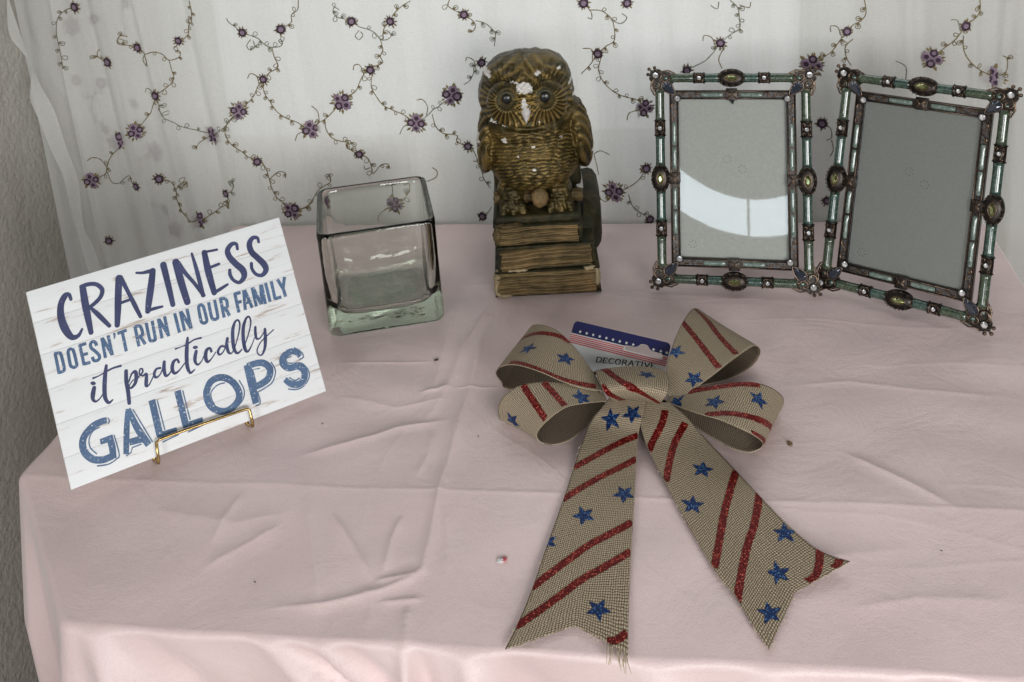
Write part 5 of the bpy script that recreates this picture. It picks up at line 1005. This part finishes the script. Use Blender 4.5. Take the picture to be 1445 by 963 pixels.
# ------------------------------------------------------------------ burlap bow
bow = empty('burlap_bow', Matrix.Translation((0, 0, 0)))
tag(bow, 'burlap ribbon bow with blue glitter stars and red stripes lying on the pink cloth', 'bow')
class Strip:
    def __init__(s, d): s.d = d
    def __call__(s, u, t):
        d = s.d; u = np.asarray(u, float); t = np.asarray(t, float)[:, None]
        p = catmull(d['A'], u) * (1 - t) + catmull(d['B'], u) * t
        if d['notch'] is not None:
            Nn = np.array(d['notch']); a1 = np.array(d['A'][-1]); b1 = np.array(d['B'][-1])
            E_ = np.where(t < .5, a1 + (Nn - a1) * t * 2, Nn + (b1 - Nn) * (t - .5) * 2)
            p = p + (u[:, None] ** 3) * (E_ - (a1 * (1 - t) + b1 * t))
        if d['bulge']: p = p + np.array([0, 0, 1.]) * d['bulge'] * 4 * t * (1 - t)
        return p
    def frame(s, u, t):
        h = 2e-3; u = np.asarray(u, float); t = np.asarray(t, float)
        du = (s(np.clip(u + h, 0, 1), t) - s(np.clip(u - h, 0, 1), t)) / (np.clip(u + h, 0, 1) - np.clip(u - h, 0, 1))[:, None]
        dt = (s(u, t + h) - s(u, t - h)) / (2 * h)
        n = np.cross(du, dt); n /= np.linalg.norm(n, axis=1)[:, None] + 1e-9
        return du, dt, n
PARTS = {}
SIGN = {}
for nm, d in STRIPS.items():
    S = Strip(d); nu, nt_ = (150, 26)
    U, T = np.meshgrid(np.linspace(0, 1, nu), np.linspace(0, 1, nt_), indexing='ij')
    P = S(U.ravel(), T.ravel()).reshape(nu, nt_, 3)
    mid = P[:, nt_ // 2]; al = np.r_[0, np.cumsum(np.linalg.norm(np.diff(mid, axis=0), axis=1))]
    wd = np.linalg.norm(P[:, 0] - P[:, -1], axis=1)
    wscale = 64.0 if nm.startswith('tail') else float(np.percentile(wd, 80))
    uv = np.stack([np.repeat(al[:, None], nt_, 1), T * max(50, wscale)], -1).reshape(-1, 2)
    _, _, n0 = S.frame(np.array([.2]), np.array([.5])); SIGN[nm] = 1.0 if n0[0][2] > 0 else -1.0
    FQ = quads(nu, nt_)
    if SIGN[nm] < 0: FQ = FQ[:, ::-1]
    o = numpy_mesh('tail' if nm.startswith('tail') else ('knot_band' if nm == 'knot' else 'loop'), P.reshape(-1, 3) * .001, FQ, ['burlap', 'burlap_inner_shade'], bow, True, uv)
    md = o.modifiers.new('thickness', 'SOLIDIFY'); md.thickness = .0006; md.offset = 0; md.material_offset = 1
    PARTS[nm] = (S, o)
def lay(name, S, sg, U, T, faces, mat, parent, off=.55):
    U = np.clip(np.asarray(U, float), 0, 1); T = np.clip(np.asarray(T, float), 0.005, .995)
    P = S(U, T); _, _, n = S.frame(U, T)
    b_ = MB(); b_.add(P + n * sg * off, faces, 0, False); return b_.build(name, mat, parent)
for d in DECALS:
    S, o = PARTS[d[1]]; sg = SIGN[d[1]]
    if d[0] == 'r':
        pts = np.array(d[2]); w = d[3]; n = 26
        if len(pts) == 2: Q = pts[0] + (pts[1] - pts[0]) * np.linspace(0, 1, n)[:, None]
        else: Q = catmull(pts, np.linspace(0, 1, n))
        du, dt, nn_ = S.frame(Q[:, 0], Q[:, 1]); P = S(Q[:, 0], Q[:, 1])
        tg = np.gradient(P, axis=0); tg /= np.linalg.norm(tg, axis=1)[:, None] + 1e-9
        cr_ = np.cross(nn_, tg)                       # crosswise direction in the ribbon surface
        G = np.stack([(du * du).sum(1), (du * dt).sum(1), (dt * dt).sum(1)], 1)
        bu, bt = (du * cr_).sum(1), (dt * cr_).sum(1); det = G[:, 0] * G[:, 2] - G[:, 1] ** 2 + 1e-9
        au = (G[:, 2] * bu - G[:, 1] * bt) / det; at_ = (G[:, 0] * bt - G[:, 1] * bu) / det
        rag = np.random.default_rng(int(w * 100) + len(pts)).uniform(.9, 1.08, (n, 2)) * w / 2
        U = []; T = []
        for k in range(n):
            for f_ in (-1, -.33, .33, 1):
                r_ = rag[k, 0] if f_ < 0 else rag[k, 1]
                U.append(Q[k, 0] + au[k] * f_ * r_); T.append(Q[k, 1] + at_[k] * f_ * r_)
        lay('red_stripe', S, sg, U, T, quads(n, 4).tolist(), 'red', o)
    else:
        (u0, t0), r = d[2], d[3]
        du, dt, nn_ = S.frame(np.array([u0]), np.array([t0])); du, dt = du[0], dt[0]
        e1 = du / np.linalg.norm(du); e2 = dt - e1 * (dt @ e1); e2 /= np.linalg.norm(e2)
        Gm = np.array([[du @ du, du @ dt], [du @ dt, dt @ dt]]); Gi = np.linalg.inv(Gm)
        rot = random.uniform(-.25, .25); U = [u0]; T = [t0]; ring_ = []
        for k in range(20):
            a = rot + k * math.pi / 10; ph = k % 4
            rad = r * (1.0 if ph == 0 else (.42 if ph == 2 else .62)) * random.uniform(.95, 1.04)
            v_ = e1 * math.cos(a) * rad + e2 * math.sin(a) * rad
            w_ = Gi @ np.array([du @ v_, dt @ v_]); U.append(u0 + w_[0]); T.append(t0 + w_[1])
        for k in range(20): U.append(u0 + (U[k + 1] - u0) * .5); T.append(t0 + (T[k + 1] - t0) * .5)
        fs = [(0, 21 + k, 21 + (k + 1) % 20) for k in range(20)] + [(21 + k, 1 + k, 1 + (k + 1) % 20, 21 + (k + 1) % 20) for k in range(20)]
        lay('blue_star', S, sg, U, T, fs, 'blue', o)
# frayed threads at the cut ends
for nm, (u0, t0, u1, t1, cnt, ln) in (('tail_l', (1, .80, 1, .995, 22, 15)), ('tail_l', (1, .02, 1, .98, 14, 3.5)), ('tail_r', (1, .02, 1, .98, 16, 3.0)), ('tail_l', (.25, .003, .95, .003, 26, 2.2)), ('tail_r', (.3, .003, .95, .003, 22, 2.0))):
    S, o = PARTS[nm]; b_ = MB(); r_ = random.Random(cnt)
    for k in range(cnt):
        f_ = r_.random(); u = u0 + (u1 - u0) * f_; t = t0 + (t1 - t0) * f_
        p = S(np.array([u]), np.array([t]))[0]; du, dt, nn_ = S.frame(np.array([min(u, .995)]), np.array([t]))
        d1 = du[0] / np.linalg.norm(du[0]); d2 = dt[0] / np.linalg.norm(dt[0])
        dr = d1 if u0 == u1 else -d2
        L_ = ln * r_.uniform(.3, 1); c1 = r_.uniform(-.6, .6)
        b_.tube([p, p + dr * L_ * .5 + (d2 if u0 == u1 else d1) * L_ * .15 * c1 + np.array([0, 0, .4]), p + dr * L_ * .9 + (d2 if u0 == u1 else d1) * L_ * .5 * c1], [.32, .28, .2], 4)
    tag(b_.build('frayed_threads', 'burlap', o), kind='stuff')
b_ = MB(); b_.tube(catmull(np.array(TIE), np.linspace(0, 1, 20)), 1.6, 8, flat=.5); tag(b_.build('twist_tie', 'black', bow), 'black wire twist tie at the knot')

# hang card tucked under the knot
tl = math.radians(44); ca = -.3876
cex = Vector((math.cos(ca), math.sin(ca), 0)); cey = Vector((-math.sin(ca), math.cos(ca), 0)) * math.cos(tl) + Vector((0, 0, math.sin(tl)))
hang = empty('hang_card', basis((-.0809, .7706, .036), cex, cey, cex.cross(cey)))
tag(hang, 'glossy card tucked in the bow with a navy band of white stars and red stripes', 'card')
CWd, CHt = 86.0, 46.0
hole = [(48.6, -11.2), (49.5, -12.9), (52, -13.4), (78, -13.4), (80.8, -12.6), (81.4, -10.9), (80.4, -9.6), (72, -9.4), (69.5, -8.0), (67.5, -5.9), (64.5, -5.4), (61.5, -6.2), (59.6, -8.4), (57, -9.5), (50.5, -9.6)]
outer = [(0, -3.5)] + [(3.5 - 3.5 * math.cos(a), -3.5 + 3.5 * math.sin(a)) for a in np.linspace(.3, 1.57, 5)] + [(CWd - 3.5 + 3.5 * math.sin(a), -3.5 + 3.5 * math.cos(a)) for a in np.linspace(0, 1.57, 6)] + [(CWd, -CHt), (0, -CHt)]
def pierced(name, outer, holes, z, mat, parent, thick):
    bm = bmesh.new(); es = []
    for loop in [outer] + holes:
        vs_ = [bm.verts.new((x_ * .001, y_ * .001, z * .001)) for x_, y_ in loop]
        es += [bm.edges.new((vs_[k], vs_[(k + 1) % len(vs_)])) for k in range(len(vs_))]
    bmesh.ops.triangle_fill(bm, use_beauty=True, use_dissolve=False, edges=es)
    for f_ in list(bm.faces):
        if f_.normal.z < 0: f_.normal_flip()
    ex_ = bmesh.ops.extrude_face_region(bm, geom=bm.faces[:])
    for g_ in ex_['geom']:
        if isinstance(g_, bmesh.types.BMVert): g_.co.z -= thick * .001
    me = bpy.data.meshes.new(name); bm.to_mesh(me); bm.free(); me.materials.append(M[mat])
    o = bpy.data.objects.new(name, me); col.objects.link(o); o.parent = parent; return o
pierced('card_board', outer, [hole], 0, 'card_white', hang, .5)
navy = [p_ for p_ in outer[:-2]]; navy = navy + [(CWd, -10.4), (81.2, -10.4), (80.4, -9.6), (72, -9.4), (69.5, -8.0), (67.5, -5.9), (64.5, -5.4), (61.5, -6.2), (59.6, -8.4), (57, -9.5), (50.5, -9.6), (49.0, -10.4), (0, -10.4)]
pierced('navy_band', navy, [], .22, 'card_navy', hang, .18)
for k in range(5):
    y0 = -11.4 - k * 1.55
    for xa, xb in (((0, 48.2), (81.9, CWd)) if -y0 < 13.5 else ((0, CWd),)):
        b_ = MB(); b_.box((xa, y0 - .8, .02), (xb, y0, .2)); b_.build('red_line', 'card_red', hang)
for xs_ in [7.6 + 5.98 * k for k in range(9)] + [73.0, 79.2, 84.3]:
    b_ = MB(); pp = [(xs_ + (1.45 if k % 2 == 0 else .62) * math.sin(k * math.pi / 5), -8 + (1.45 if k % 2 == 0 else .62) * math.cos(k * math.pi / 5)) for k in range(10)]
    b_.add([(xs_, -8, .30)] + [(x_, y_, .30) for x_, y_ in pp], [(0, 1 + k, 1 + (k + 1) % 10) for k in range(10)], 0, False); b_.build('white_star', 'card_white', hang)
# serif capitals
GL = {'D': ([[(.6, 0), (.6, 4.3)], [(.2, 4.2), (2.2, 4.2), (3.9, 3.5), (4.3, 2.1), (3.9, .8), (2.2, .1), (.2, .1)]], 4.9),
      'E': ([[(.6, 0), (.6, 4.3)], [(.1, 4.2), (3.0, 4.2), (3.1, 3.4)], [(.6, 2.2), (2.4, 2.2)], [(.1, .1), (3.2, .1), (3.4, 1.0)]], 4.0),
      'C': ([[(3.8, 3.4), (3.1, 4.1), (2.1, 4.3), (.9, 3.6), (.4, 2.1), (.9, .7), (2.1, 0), (3.1, .2), (3.9, .9)]], 4.6),
      'O': ([[(2.3, 4.3), (.9, 3.6), (.4, 2.1), (.9, .7), (2.3, 0), (3.7, .7), (4.2, 2.1), (3.7, 3.6), (2.3, 4.3)]], 5.1),
      'R': ([[(.6, 0), (.6, 4.3)], [(.1, 4.2), (2.0, 4.2), (3.1, 3.7), (3.1, 2.7), (2.0, 2.2), (.6, 2.15)], [(1.9, 2.2), (3.9, .05)], [(.1, .05), (1.1, .05)]], 4.4),
      'A': ([[(.3, 0), (2.2, 4.3)], [(2.2, 4.3), (4.1, 0)], [(1.0, 1.5), (3.4, 1.5)], [(-.1, .05), (.8, .05)], [(3.5, .05), (4.6, .05)]], 4.7),
      'T': ([[(2.0, 0), (2.0, 4.3)], [(.1, 3.4), (.2, 4.2), (3.8, 4.2), (3.9, 3.4)], [(1.4, .05), (2.6, .05)]], 4.3),
      'I': ([[(.7, 0), (.7, 4.3)], [(.1, .05), (1.3, .05)], [(.1, 4.25), (1.3, 4.25)]], 1.9),
      'V': ([[(.2, 4.3), (2.1, 0)], [(2.1, 0), (4.0, 4.3)]], 4.5)}
cx_ = 27.6
for ch in 'DECORATIVE':
    strokes, adv = GL[ch]; b_ = MB()
    for si, s_ in enumerate(strokes):
        P = np.array(s_, float) * np.array([1.12, 1.0]); T = np.gradient(P, axis=0); T /= np.linalg.norm(T, axis=1)[:, None]
        hw_ = np.where(np.abs(T[:, 1]) > .6, .50, .27)
        rows = [[(cx_ + P[k, 0] - T[k, 1] * hw_[k], -28.6 + .13 * (cx_ + P[k, 0] - 28) + P[k, 1] + T[k, 0] * hw_[k], .10 + .03 * si), (cx_ + P[k, 0] + T[k, 1] * hw_[k], -28.6 + .13 * (cx_ + P[k, 0] - 28) + P[k, 1] - T[k, 0] * hw_[k], .10 + .03 * si)] for k in range(len(P))]
        b_.grid(rows, False, 0, False)
    b_.build('letter', 'ink_black', hang); cx_ += adv * 1.12 + .35

# ------------------------------------------------------------------ crumbs on the cloth
names = [('crumb', 'tiny brown crumb on the cloth beside the bow', 'crumb', 'crumb', 2.6), ('paper_scrap', 'tiny red and white scrap on the cloth left of the bow tail', 'scrap', None, 2.6),
         ('lint_fleck', 'small dark fleck on the cloth between vase and bow', 'lint', 'lint', 1.7)]
for k, (px_, py_, pz_) in enumerate(SPECKS):
    zc = cloth_height(px_ / 1000, py_ / 1000) * 1000 + .9
    bm = bmesh.new(); bmesh.ops.create_icosphere(bm, subdivisions=2, radius=1); r_ = random.Random(40 + k)
    size = names[k][4] if k < 3 else .65
    for v_ in bm.verts: v_.co = Vector((v_.co.x * size * (1.15 if k == 0 else 1.5), v_.co.y * size * .75, v_.co.z * size * .45)) * r_.uniform(.7, 1.15)
    b_ = MB(); b_.bm(bm, 0, False); bm.free()
    if k == 1: b_.mi = [1 if sum(b_.v[i][0] for i in f_) > 0 else 0 for f_ in b_.f]
    o = b_.build(names[k][0] if k < 3 else 'lint_fleck', ['card_white', 'card_red'] if k == 1 else (names[k][3] if k < 3 else 'lint'))
    o.location = (px_ / 1000, py_ / 1000, zc / 1000); o.rotation_euler = (0, 0, r_.uniform(0, 3))
    if k < 3: tag(o, names[k][1], names[k][2])
    else: tag(o, ('pinhead dark speck on the cloth in front of the lettered sign', 'pinhead dark speck on the cloth right of the bow tails', 'pinhead dark speck on the cloth beside the sign corner', 'pinhead dark speck on the cloth near the bow left loops')[k - 3], 'lint', 'lint specks on the cloth')

# ------------------------------------------------------------------ curved window behind the camera, mirrored in the frame glass
win = empty('curved_window', Matrix.Translation((0, -2.5, 0)))
tag(win, 'bright curved window band with a thin bar, mirrored in the frame glass', 'window')
def arc_pane(x0, x1):
    xs = np.linspace(x0, x1, 26); b_ = MB(); rows = []
    for xx in xs:
        lo_, hi_ = .430 + 1.0 * (xx + .14) ** 2, .580 + 1.30 * (xx + .15) ** 2
        rows.append([(xx * 1000, 0, lo_ * 1000), (xx * 1000, 0, hi_ * 1000)])
    b_.grid(rows, False, 0, False); return b_.build('window_pane', 'window', win)
arc_pane(-.62, -.186); arc_pane(-.176, .42)
b_ = MB(); b_.box((-186, -6, 425), (-176, 2, 590)); b_.build('glazing_bar', 'insert', win)
